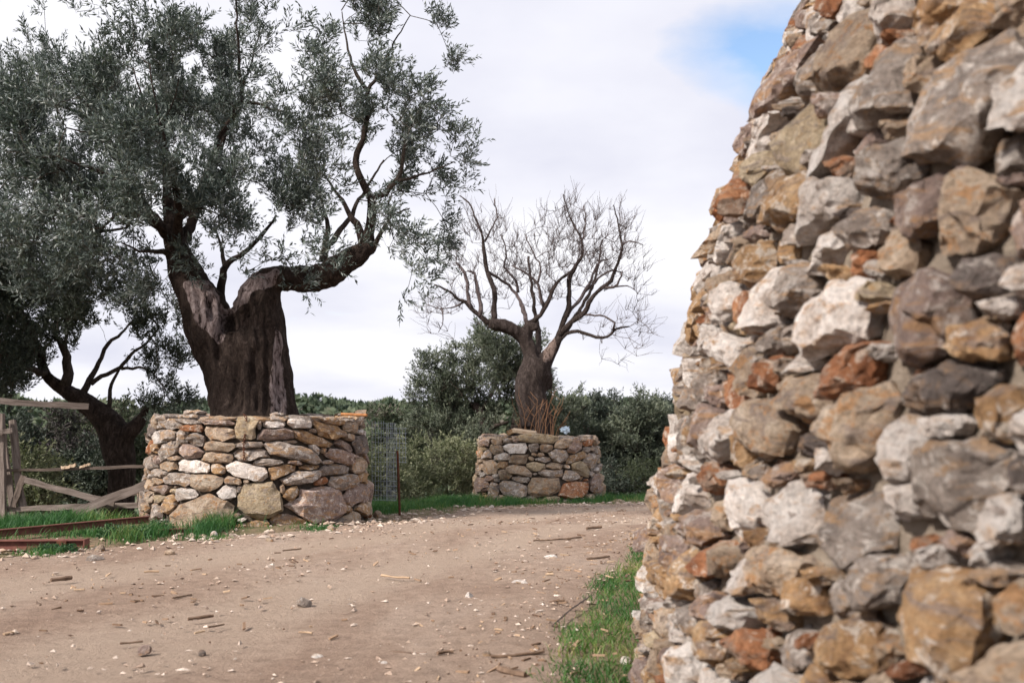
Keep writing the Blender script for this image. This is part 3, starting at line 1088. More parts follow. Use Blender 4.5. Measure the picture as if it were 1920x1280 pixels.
def twig_leaves(T0, TD, TL, per_twig, leafL, leafW, rs, spread=0.75):
    """opposite pairs of leaves along straight twigs"""
    n = len(T0)
    k = per_twig
    f = np.linspace(0.12, 1.0, k)[None, :] + rs.uniform(-0.05, 0.05, (n, k))
    pos = T0[:, None] + TD[:, None] * (TL[:, None] * f)[..., None]
    d = rs.normal(0, 1, (n, k, 3))
    d -= (d * TD[:, None]).sum(-1, keepdims=True) * TD[:, None]
    d /= np.linalg.norm(d, axis=-1, keepdims=True) + 1e-9
    ld = TD[:, None] + d * rs.uniform(0.5, 1.25, (n, k, 1)) * spread / 0.75
    pos = pos.reshape(-1, 3)
    ld = ld.reshape(-1, 3)
    m_ = len(pos)
    tn = fbm(T0[:, 0] * 2.2 + T0[:, 1] * 0.7, T0[:, 2] * 2.2 + T0[:, 1] * 1.3, 12, 2)
    tone = np.repeat(np.clip((tn - 0.30) * 1.1, 0, 0.5) + rs.rand(n) * 0.12, k)
    rnd = np.clip(tone + rs.rand(m_) ** 1.3 * 0.75, 0, 1)
    return leaf_cloud(pos, ld, leafL * rs.uniform(0.7, 1.25, m_), leafW * rs.uniform(0.8, 1.2, m_), rs, rnd)


def grow(P0, T, alpha=0.3, step=0.22, rs=None, jit=0.03, up=0.0):
    """join targets T to skeleton nodes P0 by a greedy shortest tree; returns nodes, parents"""
    P = [tuple(p) for p in P0]
    par = [-1] * len(P)
    pl = [0.0] * len(P)
    T = np.asarray(T)
    left = np.ones(len(T), bool)
    best = np.full(len(T), 1e9)
    bi = np.zeros(len(T), int)

    def upd(i):
        nonlocal best, bi
        d = np.linalg.norm(T - np.array(P[i]), axis=1) + alpha * pl[i]
        m_ = d < best
        best[m_] = d[m_]
        bi[m_] = i
    A = np.array(P0)
    for i in range(len(P)):
        upd(i)
    term = []
    for _ in range(len(T)):
        c = np.where(left, best, 1e9)
        j = int(c.argmin())
        left[j] = False
        a = bi[j]
        p, q = np.array(P[a]), T[j]
        L = np.linalg.norm(q - p)
        n = max(1, int(L / step))
        prev = a
        bow = rs.normal(0, jit * L, 3) + np.array([0, 0, -up * L * 0.15])
        for k_ in range(1, n + 1):
            f = k_ / n
            x = p + (q - p) * f + bow * 4 * f * (1 - f) + (rs.normal(0, jit * 0.4, 3) if k_ < n else 0)
            P.append(tuple(x))
            par.append(prev)
            pl.append(pl[prev] + L / n)
            prev = len(P) - 1
            upd(prev)
        term.append(prev)
    return np.array(P), np.array(par), np.array(term)


def tree_chains(P, par, n0, r0, rmax, expo=2.4):
    """pipe-model radii, chains that follow the thickest child"""
    N = len(P)
    acc = np.zeros(N)
    kids = [[] for _ in range(N)]
    for i in range(N - 1, n0 - 1, -1):
        if acc[i] == 0:
            acc[i] = r0 ** expo
        acc[par[i]] += acc[i]
        kids[par[i]].append(i)
    r = np.minimum(acc ** (1 / expo), rmax)
    chains = []
    started = set()
    stack = [(p, k) for p in range(n0) for k in kids[p]]
    while stack:
        p, k = stack.pop()
        ch = [p, k]
        cur = k
        while kids[cur]:
            ks = sorted(kids[cur], key=lambda q: -acc[q])
            for q in ks[1:]:
                stack.append((cur, q))
            cur = ks[0]
            ch.append(cur)
        rr_ = r[ch].copy()
        rr_[0] = rr_[1]
        chains.append((P[ch], rr_))
    return chains


def ell_points(E, n, rs, shell=0.0, clump=0):
    """points in ellipsoids [(c(3), r(3), weight)]; clump > 0 gathers them in tufts of that many"""
    wts = np.array([e[1][0] * e[1][1] * e[1][2] ** 0.5 * e[2] for e in E])
    cnt = np.maximum(3, (n * wts / wts.sum()).astype(int))
    out = []
    for e, c in zip(E, cnt):
        m_ = max(2, c // clump) if clump else c
        d = rnd_dirs(m_, rs)
        rr_ = rs.uniform(shell, 1, m_) ** (1 / 2.2)
        p = np.array(e[0]) + d * rr_[:, None] * np.array(e[1])
        if clump:
            p = p[rs.randint(0, m_, c)] + rs.normal(0, 1, (c, 3)) * np.array([0.12, 0.12, 0.17]) * (1.0 + 0.035 * clump)
        out.append(p)
    return np.concatenate(out)


def px_limb(L, Yc, step=0.12):
    """rows (px x, px y, depth offset, radius px) -> resampled (x,y,z,r)"""
    Q = []
    for (x, y, dy, r) in L:
        p = at(x, y, Yc + dy)
        Q.append((p[0], p[1], p[2], r / FPX * (Yc + dy)))
    return smooth_path(Q, step)


def px_ell(L, Yc, rs, dspread, deep=1.0):
    E = []
    for q in L:
        x, y, rx, ry = q[:4]
        wt = q[4] if len(q) > 4 else 1.0
        dy = q[5] if len(q) > 5 else rs.uniform(-dspread, dspread)
        YY = Yc + dy
        k_ = YY / FPX
        E.append((at(x, y, YY), (rx * k_, max(rx, ry) * k_ * deep, ry * k_), wt))
    return E


def leafy(parent, limbs, E, n_targets, twigs_per, per_twig, leafL, leafW, mat, rs, twigL=(0.22, 0.4), r0=0.004, rmax=0.045, upbias=0.35, twig_mat=None,
          shell=0.25, alpha=0.3, spread=0.75, cname='crown', center=None, clump=5):
    P0 = np.concatenate([l[:, :3] for l in limbs])
    T = ell_points(E, n_targets, rs, shell, clump)
    T = T[T[:, 2] > gz(T[:, 0], T[:, 1]) + 0.05]
    P, par, term = grow(P0, T, alpha, 0.22, rs)
    ch = tree_chains(P, par, len(P0), r0, rmax)
    V, F = tubes(ch, 4, False)
    brV, brF = V, F
    c0 = center if center is not None else P0.mean(0)
    base = np.repeat(P[term], twigs_per, 0)
    outw = base - c0
    outw /= np.linalg.norm(outw, axis=1, keepdims=True) + 1e-9
    TD = rnd_dirs(len(base), rs) * 0.9 + outw * 0.55 + np.array([0, 0, upbias])
    TD /= np.linalg.norm(TD, axis=1, keepdims=True)
    TL = rs.uniform(twigL[0], twigL[1], len(base))
    base = base + rs.normal(0, 0.05, base.shape)
    V, F, A = twig_leaves(base, TD, TL, per_twig, leafL, leafW, rs, spread)
    crown = put(cname, V, F, mat, parent, attrs={'rnd': A})
    for nm_, V_, F_ in (('branchlets', brV, brF),):
        o_ = put(nm_, V_, F_, twig_mat or TWIGD, parent, smooth=True)
        o_.parent = crown
        o_['kind'] = 'stuff'
    # the thin shoots that carry the leaves
    nn = len(base)
    sd_ = np.cross(TD, [0.3, 0.9, 0.2])
    sd_ /= np.linalg.norm(sd_, axis=1, keepdims=True) + 1e-9
    s2 = np.cross(TD, sd_)
    tip = base + TD * TL[:, None]
    rr_ = r0 * 0.55
    V = np.stack([base + sd_ * rr_, base - sd_ * rr_ * 0.5 + s2 * rr_ * 0.87, base - sd_ * rr_ * 0.5 - s2 * rr_ * 0.87, tip], 1).reshape(-1, 3)
    i4 = np.arange(nn)[:, None] * 4
    F = np.concatenate([i4 + np.array([[0, 1, 3]]), i4 + np.array([[1, 2, 3]]), i4 + np.array([[2, 0, 3]])])
    o_ = put('shoots', V, F, twig_mat or TWIGD, parent)
    o_.parent = crown
    o_['kind'] = 'stuff'


def to_px(P):
    q = P - np.array([0, 0, CAMZ])
    f = q @ FW
    return 960 + FPX * q[:, 0] / f, 640 - FPX * (q @ UP) / f


def remesh(V, F, voxel, sm=4):
    me = fast_mesh('tmp', V, F)
    o = bpy.data.objects.new('tmp', me)
    COL.objects.link(o)
    md = o.modifiers.new('r', 'REMESH')
    md.mode = 'VOXEL'
    md.voxel_size = voxel
    ms = o.modifiers.new('s', 'SMOOTH')
    ms.iterations = sm
    ms.factor = 0.5
    dg = bpy.context.evaluated_depsgraph_get()
    em = bpy.data.meshes.new_from_object(o.evaluated_get(dg))
    bpy.data.objects.remove(o)
    return em


def trunk_from(limbs, voxel, parent, mat, amp=0.05, ridges=7.0, name='trunk', dead=None, seed=1.0, grooves=()):
    V, F = tubes([(l[:, :3], l[:, 3]) for l in limbs], 16, True)
    me = remesh(V, F, voxel)
    n = len(me.vertices)
    co = np.empty(n * 3, np.float32)
    me.vertices.foreach_get('co', co)
    co = co.reshape(-1, 3).astype(float)
    no = np.empty(n * 3, np.float32)
    me.vertices.foreach_get('normal', no)
    no = no.reshape(-1, 3)
    dsp = np.empty(n)
    allp = np.concatenate(limbs)
    rloc = np.empty(n)
    for i_ in range(0, n, 4000):
        dd_ = ((co[i_:i_ + 4000, None] - allp[None, :, :3]) ** 2).sum(-1)
        rloc[i_:i_ + 4000] = allp[dd_.argmin(1), 3]
    for i_ in range(n):
        x, y, z = co[i_]
        a = mnoise.noise(Vector((x * ridges + seed, y * ridges, z * ridges * 0.22)))
        b_ = mnoise.noise(Vector((x * ridges * 2.6, y * ridges * 2.6 + seed, z * ridges * 0.6)))
        c_ = mnoise.noise(Vector((x * 2.1, y * 2.1, z * 1.4 + seed)))
        dsp[i_] = (1 - abs(a) * 2.2) * 0.9 + b_ * 0.6 + c_ * 1.2 - 0.75
    if grooves:
        gx_, gy_ = to_px(co)
        for pts_, wd_, dep_ in grooves:
            pts_ = np.array(pts_, float)
            xc = np.interp(gy_, pts_[:, 1], pts_[:, 0]) + 5 * (fbm(gy_ * 0.05, gy_ * 0, 9, 2) - 0.4)
            y0_, y1_ = pts_[0, 1], pts_[-1, 1]
            win = sstep(y0_ - 12, y0_ + 12, gy_) * (1 - sstep(y1_ - 14, y1_ + 8, gy_))
            dsp -= dep_ / amp * np.exp(-((gx_ - xc) / wd_) ** 2) * win * np.clip(-no[:, 1] * 2, 0, 1)
    sm_ = np.clip(rloc / 0.55, 0.35, 1.0) if rloc is not None else 1.0
    co += no * (dsp * amp * sm_)[:, None]
    off = np.array(parent.location)
    me.vertices.foreach_set('co', (co - off).astype(np.float32).ravel())
    me.materials.clear()
    me.materials.append(mat)
    if dead:
        dv_ = dead(co, no).astype(float)
        ed = np.empty(len(me.edges) * 2, np.int32)
        me.edges.foreach_get('vertices', ed)
        ed = ed.reshape(-1, 2)
        cnt_ = np.bincount(ed.ravel(), minlength=n) + 1.0
        for _ in range(3):
            acc_ = dv_ + np.bincount(ed[:, 0], dv_[ed[:, 1]], n) + np.bincount(ed[:, 1], dv_[ed[:, 0]], n)
            dv_ = acc_ / cnt_
        a_ = me.attributes.new('dead', 'FLOAT', 'POINT')
        a_.data.foreach_set('value', dv_.astype(np.float32))
    me.polygons.foreach_set('use_smooth', np.ones(len(me.polygons), bool))
    me.update()
    me.name = name
    return link(name, me, None, parent)


def in_poly(x, y, poly):
    ins = np.zeros(len(x), bool)
    n = len(poly)
    for i_ in range(n):
        x1, y1 = poly[i_]
        x2, y2 = poly[(i_ + 1) % n]
        c_ = ((y1 > y) != (y2 > y)) & (x < (x2 - x1) * (y - y1) / (y2 - y1 + 1e-9) + x1)
        ins ^= c_
    return ins


# ------------------------------------------------------------------ great olive tree in the large planter
rs = R_(101)
YA = 17.0
olive = thing('olive_tree', (P1.c[0], P1.c[1], P1.z0 + 1.6), 'big leafy olive tree with massive dark forked trunk in the larger planter', 'tree', 'olive trees')
TR = [
    [(482, 812, 0, 84), (480, 765, 0, 76), (480, 710, 0, 68), (472, 655, 0, 66), (468, 620, 0, 58)],
    [(440, 790, 0.1, 40), (430, 720, 0, 44), (412, 660, 0, 46), (392, 605, -0.05, 46), (374, 560, 0, 42), (352, 520, 0, 34), (335, 480, 0.05, 26), (322, 440, 0.1, 18)],
    [(488, 660, 0, 56), (486, 610, 0, 48), (482, 575, 0, 46), (496, 540, 0, 36), (520, 522, 0, 26), (560, 523, -0.1, 25), (605, 519, -0.2, 26), (655, 490, -0.25, 23), (688, 466, -0.3, 17), (704, 466, -0.3, 9)],
    [(530, 800, -0.1, 34), (524, 740, -0.1, 24), (515, 680, -0.15, 22), (508, 600, -0.1, 24)],
    [(420, 800, -0.3, 26), (418, 740, -0.3, 22), (430, 680, -0.25, 30)],
    [(470, 805, -0.45, 36), (468, 720, -0.4, 30), (475, 640, -0.3, 30)],
]
LM = [
    [(690, 468, -0.3, 13), (697, 420, -0.35, 11), (695, 370, -0.35, 10), (680, 340, -0.3, 9), (668, 300, -0.2, 8), (683, 250, -0.1, 8), (692, 200, 0, 7), (690, 170, 0.1, 6), (715, 130, 0.3, 4.5), (740, 80, 0.5, 3), (770, 30, 0.6, 2)],
    [(690, 172, 0.1, 5), (664, 130, 0.2, 4), (650, 80, 0.3, 3), (640, 20, 0.4, 2)],
    [(681, 458, -0.3, 11), (672, 430, -0.2, 9), (655, 400, 0.1, 7), (636, 368, 0.4, 5), (610, 330, 0.7, 3.5)],
    [(606, 490, -0.1, 9), (612, 465, 0.0, 8), (640, 430, 0.3, 7), (680, 365, 0.8, 5), (720, 300, 1.2, 3.5)],
    [(610, 470, 0, 7), (614, 425, 0.2, 6), (604, 380, 0.4, 4), (590, 330, 0.6, 3)],
    [(700, 470, -0.3, 6), (712, 440, -0.5, 5), (735, 405, -0.9, 3.5), (770, 390, -1.2, 2.5)],
    [(696, 372, -0.35, 7), (722, 362, -0.4, 6.5), (745, 340, -0.5, 6), (755, 305, -0.5, 5), (765, 250, -0.6, 4), (795, 195, -0.6, 3)],
    [(745, 340, -0.5, 4), (790, 330, -0.7, 3), (850, 305, -0.8, 2)],
    [(335, 480, 0.05, 22), (320, 430, 0.1, 18), (315, 370, 0.2, 12), (310, 325, 0.3, 10), (300, 280, 0.4, 8), (290, 235, 0.5, 6), (268, 190, 0.5, 4), (250, 130, 0.5, 2.5)],
    [(322, 430, 0.1, 11), (342, 400, 0.3, 10), (362, 382, 0.5, 9), (395, 310, 0.8, 8), (412, 255, 0.9, 7), (440, 212, 0.9, 7), (455, 188, 0.9, 7), (449, 140, 0.9, 5.5), (446, 60, 0.9, 4), (440, -20, 0.9, 3)],
    [(456, 192, 0.9, 4.5), (482, 194, 0.9, 4), (520, 207, 0.8, 3.5), (560, 212, 0.7, 2.5)],
    [(320, 445, 0.0, 13), (292, 420, -0.3, 11), (262, 402, -0.6, 9), (236, 386, -0.8, 8), (222, 345, -1.0, 7), (188, 322, -1.2, 6), (150, 312, -1.4, 5), (110, 292, -1.5, 3)],
    [(236, 386, -0.8, 5), (206, 414, -0.9, 4), (190, 427, -1.0, 3.5), (160, 430, -1.1, 2)],
    [(330, 480, 0.05, 9), (295, 470, -0.3, 6), (262, 470, -0.6, 4), (225, 455, -0.9, 3)],
    [(412, 590, 0.2, 11), (414, 550, 0.3, 10), (420, 505, 0.4, 9), (430, 492, 0.4, 8), (462, 470, 0.5, 7), (500, 430, 0.6, 6), (520, 405, 0.7, 4)],
    [(420, 508, 0.4, 6), (418, 480, 0.5, 5), (405, 430, 0.7, 3)],
    [(330, 470, 0, 14), (335, 390, -0.9, 10), (315, 290, -1.7, 7), (290, 190, -2.1, 4), (280, 120, -2.2, 2.5)],
    [(335, 470, 0.1, 14), (375, 380, 1.1, 10), (420, 260, 1.9, 7), (470, 120, 2.3, 4), (490, 40, 2.4, 2.5)],
    [(325, 450, 0.1, 12), (270, 380, 0.9, 9), (200, 270, 1.6, 6), (140, 170, 1.9, 4), (100, 120, 2, 2.5)],
]
TRp = [px_limb(l, YA) for l in TR]
LMp = [px_limb(l, YA) for l in LM]


def dead1(pc, pn):
    x, y = to_px(pc)
    wb = 6 * (fbm(x * 0.06, y * 0.03, 4, 3) - 0.45)
    x, y = x + wb * 3, y + wb * 3
    m_ = in_poly(x, y, [(342, 530), (385, 522), (412, 550), (424, 600), (420, 640), (406, 645), (392, 625), (376, 615), (358, 580)])
    m_ |= in_poly(x, y, [(424, 578), (440, 545), (480, 515), (528, 503), (512, 535), (470, 555), (445, 580), (432, 583)])
    m_ |= in_poly(x, y, [(514, 600), (530, 640), (530, 700), (536, 775), (506, 775), (508, 690)])
    return m_ & (pn[:, 1] < 0.25)


otrunk = trunk_from(TRp, 0.034, olive, BARK, 0.075, 5.0, 'trunk', dead1, 2.0, [
    ([(424, 565), (428, 620), (440, 690), (436, 770)], 9, 0.16), ([(500, 600), (502, 690), (498, 775)], 5, 0.14), ([(474, 655), (476, 690), (474, 725)], 7, 0.18),
    ([(462, 560), (458, 600), (462, 640)], 6, 0.10), ([(484, 560), (480, 605), (486, 640)], 5, 0.10), ([(405, 640), (412, 700), (418, 760)], 6, 0.09), ([(452, 690), (450, 770)], 5, 0.09),
    ([(370, 545), (376, 575)], 5, 0.10), ([(392, 560), (398, 600)], 5, 0.12), ([(466, 530), (462, 545)], 5, 0.08), ([(524, 700), (530, 775)], 4, 0.07), ([(486, 700), (484, 775)], 5, 0.08)])
for l in LMp:
    l[:, 3] *= np.linspace(0.92, 0.45, len(l))
    V, F = tubes([(l[:, :3] + R_(int(l[0, 3] * 1e4) % 999).normal(0, 0.012, (len(l), 3)), l[:, 3])], 8, True)
    put('limb', V, F, BARK if l[0, 3] > 0.08 else LIMB, otrunk, smooth=True)
ELL = [(60, 165, 85, 75), (105, 90, 50, 45), (200, 115, 80, 62), (300, 105, 75, 68), (395, 75, 70, 65), (480, 45, 45, 40), (130, 260, 140, 90), (275, 220, 115, 105), (395, 190, 80, 95),
       (50, 370, 110, 80), (180, 375, 115, 85), (330, 320, 95, 65), (430, 320, 85, 85), (80, 470, 130, 80), (225, 480, 100, 65), (300, 540, 50, 45, 1.2, -0.4), (470, 400, 75, 55), (540, 285, 70, 75),
       (600, 300, 70, 80), (560, 385, 85, 55), (550, 465, 55, 45, 1.1, -0.8), (600, 75, 45, 65), (680, 55, 85, 55), (765, 35, 60, 35, 0.7), (640, 175, 90, 60, 0.9), (735, 140, 75, 70, 0.8), (800, 190, 65, 65),
       (835, 120, 35, 35), (720, 250, 95, 60, 0.8), (810, 270, 65, 50, 0.8), (875, 295, 35, 35, 0.7), (785, 350, 75, 45, 0.8), (760, 425, 55, 45, 1.1, -1.0), (800, 475, 48, 55, 1.2, -1.2), (785, 528, 38, 25, 1.0, -1.2),
       (835, 400, 35, 50, 0.9), (450, 110, 55, 60), (620, 400, 38, 45), (15, 270, 60, 60), (-60, 330, 90, 120), (-40, 200, 60, 80), (140, 180, 120, 90, 0.8, 1.8), (300, 180, 130, 100, 0.8, 2.0),
       (430, 200, 110, 110, 0.7, 2.0), (250, 330, 150, 90, 0.8, -1.8), (130, 420, 130, 90, 0.8, -1.9), (330, 420, 60, 60, 0.8, 1.2), (390, 400, 60, 50, 0.9, -0.8), (340, 500, 45, 40, 1.0, -0.5), (500, 380, 70, 60, .8, 1.4),
       (430, -20, 70, 40, .6), (670, -30, 90, 50, .7), (285, 35, 20, 35, .9), (100, 45, 18, 28, 1), (185, 40, 22, 35, .9), (225, 45, 18, 30, .9), (345, 20, 20, 35, .9)]
E = px_ell(ELL, YA, rs, 1.5, 1.0)
leafy(olive, TRp[1:3] + LMp, E, 1900, 6, 13, 0.102, 0.025, LEAF, rs, (0.2, 0.40), 0.0045, 0.045, 0.45, None, 0.2, 0.25, center=at(400, 480, YA), clump=10)

# ------------------------------------------------------------------ bare tree in the small planter
rs = R_(202)
YB = 25.95
bare = thing('olive_tree', (P2.c[0], P2.c[1], P2.z0 + 1.45), 'bare leafless olive tree with knobbly trunk in the smaller planter', 'tree', 'olive trees')
TB = [
    [(1008, 822, 0, 32), (1004, 780, 0, 30), (996, 745, 0, 29), (994, 715, 0, 29), (1004, 690, 0, 28), (1006, 672, 0, 26)],
    [(1004, 700, 0, 22), (998, 672, 0, 16), (988, 645, 0, 14), (976, 628, -0.05, 13), (950, 612, -0.15, 13), (930, 608, -0.2, 12), (916, 606, -0.2, 9)],
    [(985, 640, 0, 12), (988, 622, 0, 11), (992, 608, 0, 11), (1002, 612, -0.1, 8), (1006, 618, -0.15, 6)],
    [(1010, 700, 0, 20), (1026, 670, 0.05, 15), (1038, 650, 0.1, 12), (1050, 630, 0.1, 9)],
    [(990, 800, -0.3, 14), (984, 740, -0.3, 12), (990, 700, -0.2, 14)],
    [(1026, 730, 0.1, 10), (1024, 700, 0, 14)],
]
LB = [
    [(928, 608, -0.2, 9), (912, 602, -0.2, 8), (898, 590, -0.25, 7), (884, 578, -0.3, 6), (872, 566, -0.3, 5), (855, 557, -0.4, 4), (840, 545, -0.5, 3), (815, 535, -0.6, 2)],
    [(884, 580, -0.3, 6), (878, 555, -0.3, 5.5), (876, 530, -0.25, 5), (868, 505, -0.2, 4.5), (855, 492, -0.2, 3)],
    [(900, 592, -0.25, 6), (901, 570, -0.2, 6), (896, 545, -0.1, 5.5), (892, 525, 0, 5), (890, 512, 0.1, 3.5), (878, 508, 0.2, 2.5)],
    [(926, 604, -0.2, 8), (927, 580, -0.15, 8), (928, 550, -0.1, 7.5), (920, 525, 0, 7), (912, 505, 0.1, 6.5), (908, 480, 0.1, 5), (907, 455, 0.1, 4), (902, 435, 0.1, 3.5), (890, 405, 0.1, 2.8), (878, 380, 0.2, 2), (862, 366, 0.2, 1.5)],
    [(908, 452, 0.1, 3), (920, 432, 0, 2.5), (932, 408, 0, 2), (926, 372, 0, 1.5)],
    [(912, 508, 0.1, 4), (935, 522, 0.3, 4), (955, 535, 0.5, 4), (968, 550, 0.5, 4.5), (978, 570, 0.3, 5.5), (983, 590, 0.1, 6), (988, 606, 0, 7)],
    [(972, 548, 0.5, 4), (964, 520, 0.5, 3.5), (945, 500, 0.6, 3), (950, 470, 0.7, 2.2), (938, 440, 0.7, 1.6)],
    [(992, 606, 0, 8), (1008, 595, -0.1, 7), (1020, 582, -0.2, 6.5), (1028, 565, -0.2, 6), (1036, 545, -0.2, 6), (1044, 530, -0.2, 5), (1060, 516, -0.1, 4), (1072, 508, 0, 3.5)],
    [(1020, 575, -0.2, 5), (1013, 555, -0.3, 4.5), (1008, 535, -0.4, 4), (1000, 520, -0.5, 3.5), (980, 510, -0.6, 2.8), (960, 498, -0.7, 2)],
    [(1008, 530, -0.4, 3), (1014, 500, -0.5, 2.5), (1000, 475, -0.6, 2), (985, 440, -0.6, 1.5)],
    [(1046, 635, 0.1, 9), (1054, 610, 0.1, 8.5), (1062, 590, 0.1, 8), (1066, 570, 0.1, 7.5), (1068, 540, 0, 6.5), (1070, 515, 0, 6), (1082, 495, 0, 5), (1092, 480, 0, 4.5), (1090, 450, 0, 3.5), (1078, 425, 0, 2.5), (1065, 395, 0, 1.8), (1056, 365, 0, 1.4)],
    [(1090, 452, 0, 2.6), (1098, 420, 0.1, 2), (1094, 385, 0.1, 1.5)],
    [(1062, 592, 0.1, 6), (1075, 575, 0.3, 5.5), (1090, 558, 0.4, 5), (1100, 540, 0.5, 4.5), (1108, 525, 0.5, 4), (1116, 505, 0.6, 3.5), (1125, 490, 0.6, 2.5), (1140, 487, 0.7, 1.8)],
    [(1098, 545, 0.5, 4), (1115, 530, 0.3, 3.6), (1130, 515, 0.2, 3.2), (1150, 506, 0.1, 2.6), (1165, 510, 0.1, 1.6)],
    [(1052, 625, 0.1, 9), (1070, 605, 0, 8), (1090, 592, -0.1, 7.5), (1104, 570, -0.2, 7), (1112, 555, -0.2, 6), (1130, 540, -0.3, 5.5), (1146, 525, -0.3, 5), (1156, 500, -0.3, 4.5), (1164, 475, -0.3, 4), (1166, 455, -0.3, 3), (1160, 420, -0.2, 2.2), (1150, 385, -0.2, 1.6)],
    [(1166, 462, -0.3, 2.6), (1182, 452, -0.4, 2), (1205, 460, -0.4, 1.3)],
    [(1134, 540, -0.3, 4), (1150, 538, -0.4, 3.5), (1162, 525, -0.4, 3), (1166, 508, -0.4, 2)],
    [(1150, 538, -0.4, 2.2), (1175, 535, -0.5, 1.8), (1192, 545, -0.6, 1.4)],
    [(1040, 650, 0.1, 7), (1055, 632, 0.1, 6), (1072, 622, 0.0, 5.5), (1095, 624, -0.1, 5), (1118, 632, -0.2, 4.5), (1140, 632, -0.3, 4), (1155, 618, -0.3, 3), (1180, 612, -0.4, 2)],
    [(1150, 620, -0.3, 3.2), (1153, 605, -0.4, 3), (1140, 596, -0.4, 2.8), (1115, 590, -0.3, 2.8), (1092, 590, -0.1, 3)],
    [(1000, 690, 0, 12), (1010, 640, 1.0, 8), (1000, 560, 1.7, 5), (990, 480, 2.0, 3)],
    [(1020, 680, 0, 10), (1060, 620, 1.0, 7), (1110, 540, 1.6, 4), (1130, 450, 1.8, 2.5)],
    [(870, 565, -0.3, 3), (850, 575, -0.3, 2.2), (828, 580, -0.4, 1.7), (800, 570, -0.4, 1.2)],
    [(828, 580, -0.4, 1.8), (831, 600, -0.4, 1.5), (822, 625, -0.4, 1)],
]
TBp = [px_limb(l, YB) for l in TB]
LBp = [px_limb(l, YB) for l in LB]


def dead2(pc, pn):
    x, y = to_px(pc)
    return in_poly(x, y, [(1016, 680), (1020, 655), (1040, 632), (1044, 650), (1034, 676)]) & (pn[:, 1] < 0.3)


btrunk = trunk_from(TBp, 0.036, bare, BARK2, 0.05, 5.0, 'trunk', dead2, 7.0)
for l in LBp:
    l[:, 3] *= 0.70
    V, F = tubes([(l[:, :3] + R_(int(l[0, 3] * 1e4) % 997).normal(0, 0.011, (len(l), 3)), l[:, 3] * (1 + R_(3).normal(0, 0.1, len(l))))], 7, True)
    put('limb', V, F, BARK2 if l[0, 3] > 0.06 else TWIG, btrunk, smooth=True)
EB = px_ell([(870, 460, 40, 70), (910, 400, 40, 50), (850, 540, 50, 40, .8), (800, 570, 40, 35, .6), (950, 470, 45, 70), (985, 470, 40, 60), (1030, 440, 40, 70), (1085, 420, 50, 70), (1080, 385, 35, 40), (1130, 470, 45, 60), (1160, 420, 35, 60),
             (1190, 480, 40, 50, .6), (1195, 560, 35, 50, .6), (1190, 610, 40, 40, .7), (1120, 600, 50, 40, .4), (1000, 530, 60, 40, .5), (920, 560, 50, 40, .5), (1150, 660, 30, 30, .35), (830, 610, 30, 30, .5), (1090, 480, 50, 50), (1040, 520, 50, 50, .6)], YB, rs, 0.9, 1.0)
P0 = np.concatenate([l[:, :3] for l in LBp])
T = ell_points(EB, 620, rs, 0.1)
T[:, 2] -= 0.28
P, par, term = grow(P0, T, 0.35, 0.2, rs, 0.05)
ch = tree_chains(P, par, len(P0), 0.0052, 0.026)
V, F = tubes(ch, 4, False)
put('branchlets', V, F, TWIG, bare, smooth=True)
base = np.repeat(P[term], 4, 0)
TD = rnd_dirs(len(base), rs) * 0.6 + np.array([0, 0, 0.72]) + 0.25 * (base - at(1010, 560, YB)) / 1.5
TD /= np.linalg.norm(TD, axis=1, keepdims=True)
chs = []
for p, d in zip(base, TD):
    L = 0.18 + 0.5 * rs.rand() ** 1.5
    bnd = rs.normal(0, 0.13, 3)
    pts = np.array([p, p + d * L * 0.35 - bnd * 0.2 * L + rs.normal(0, 0.02, 3), p + d * L * 0.7 + bnd * L * 0.5 + rs.normal(0, 0.02, 3), p + d * L + bnd * L])
    chs.append((pts, np.array([0.0055, 0.0048, 0.0038, 0.0026])))
V, F = tubes(chs, 3, False)
put('shoots', V, F, TWIG, bare)

# ------------------------------------------------------------------ other olive trees and shrubs behind
def bg_tree(name, Yc, base_px, label, trunks, limbs, ell, n, tw, pt, lL, lW, mat, seed, bark=BARK2, cat='tree', group='olive trees', spread=1.2, shell=0.25, twigL=(0.22, 0.42), amp=0.04, voxel=0.05, upb=0.4, r0=0.005):
    rs_ = R_(seed)
    bp = at(base_px[0], base_px[1], Yc)
    z = gz1(bp[0], bp[1])
    root = thing(name, (bp[0], bp[1], z), label, cat, group)
    Tp = [px_limb(l, Yc) for l in trunks]
    tk_ = None
    if Tp:
        for q in Tp[:1]:
            q[0, 2] = min(q[0, 2], z - 0.1)
        tk_ = trunk_from(Tp, voxel, root, bark, amp, 5.0, 'trunk', None, seed * 0.37)
    Lp = [px_limb(l, Yc) for l in limbs]
    for l in Lp:
        V, F = tubes([(l[:, :3] + rs_.normal(0, 0.015, (len(l), 3)), l[:, 3] * np.linspace(0.8, 0.5, len(l)))], 7, True)
        put('limb', V, F, LIMB, tk_ or root, smooth=True)
    E_ = px_ell(ell, Yc, rs_, spread, 1.0)
    sk = (Tp + Lp) if (Tp or Lp) else [np.array([[bp[0], bp[1], z, 0.03], [bp[0], bp[1], z + 0.25, 0.03]])]
    leafy(root, sk, E_, n, tw, pt, lL, lW, mat, rs_, twigL, r0, 0.05, upb, None, shell, 0.3, center=np.array([bp[0], bp[1], z]))
    return root


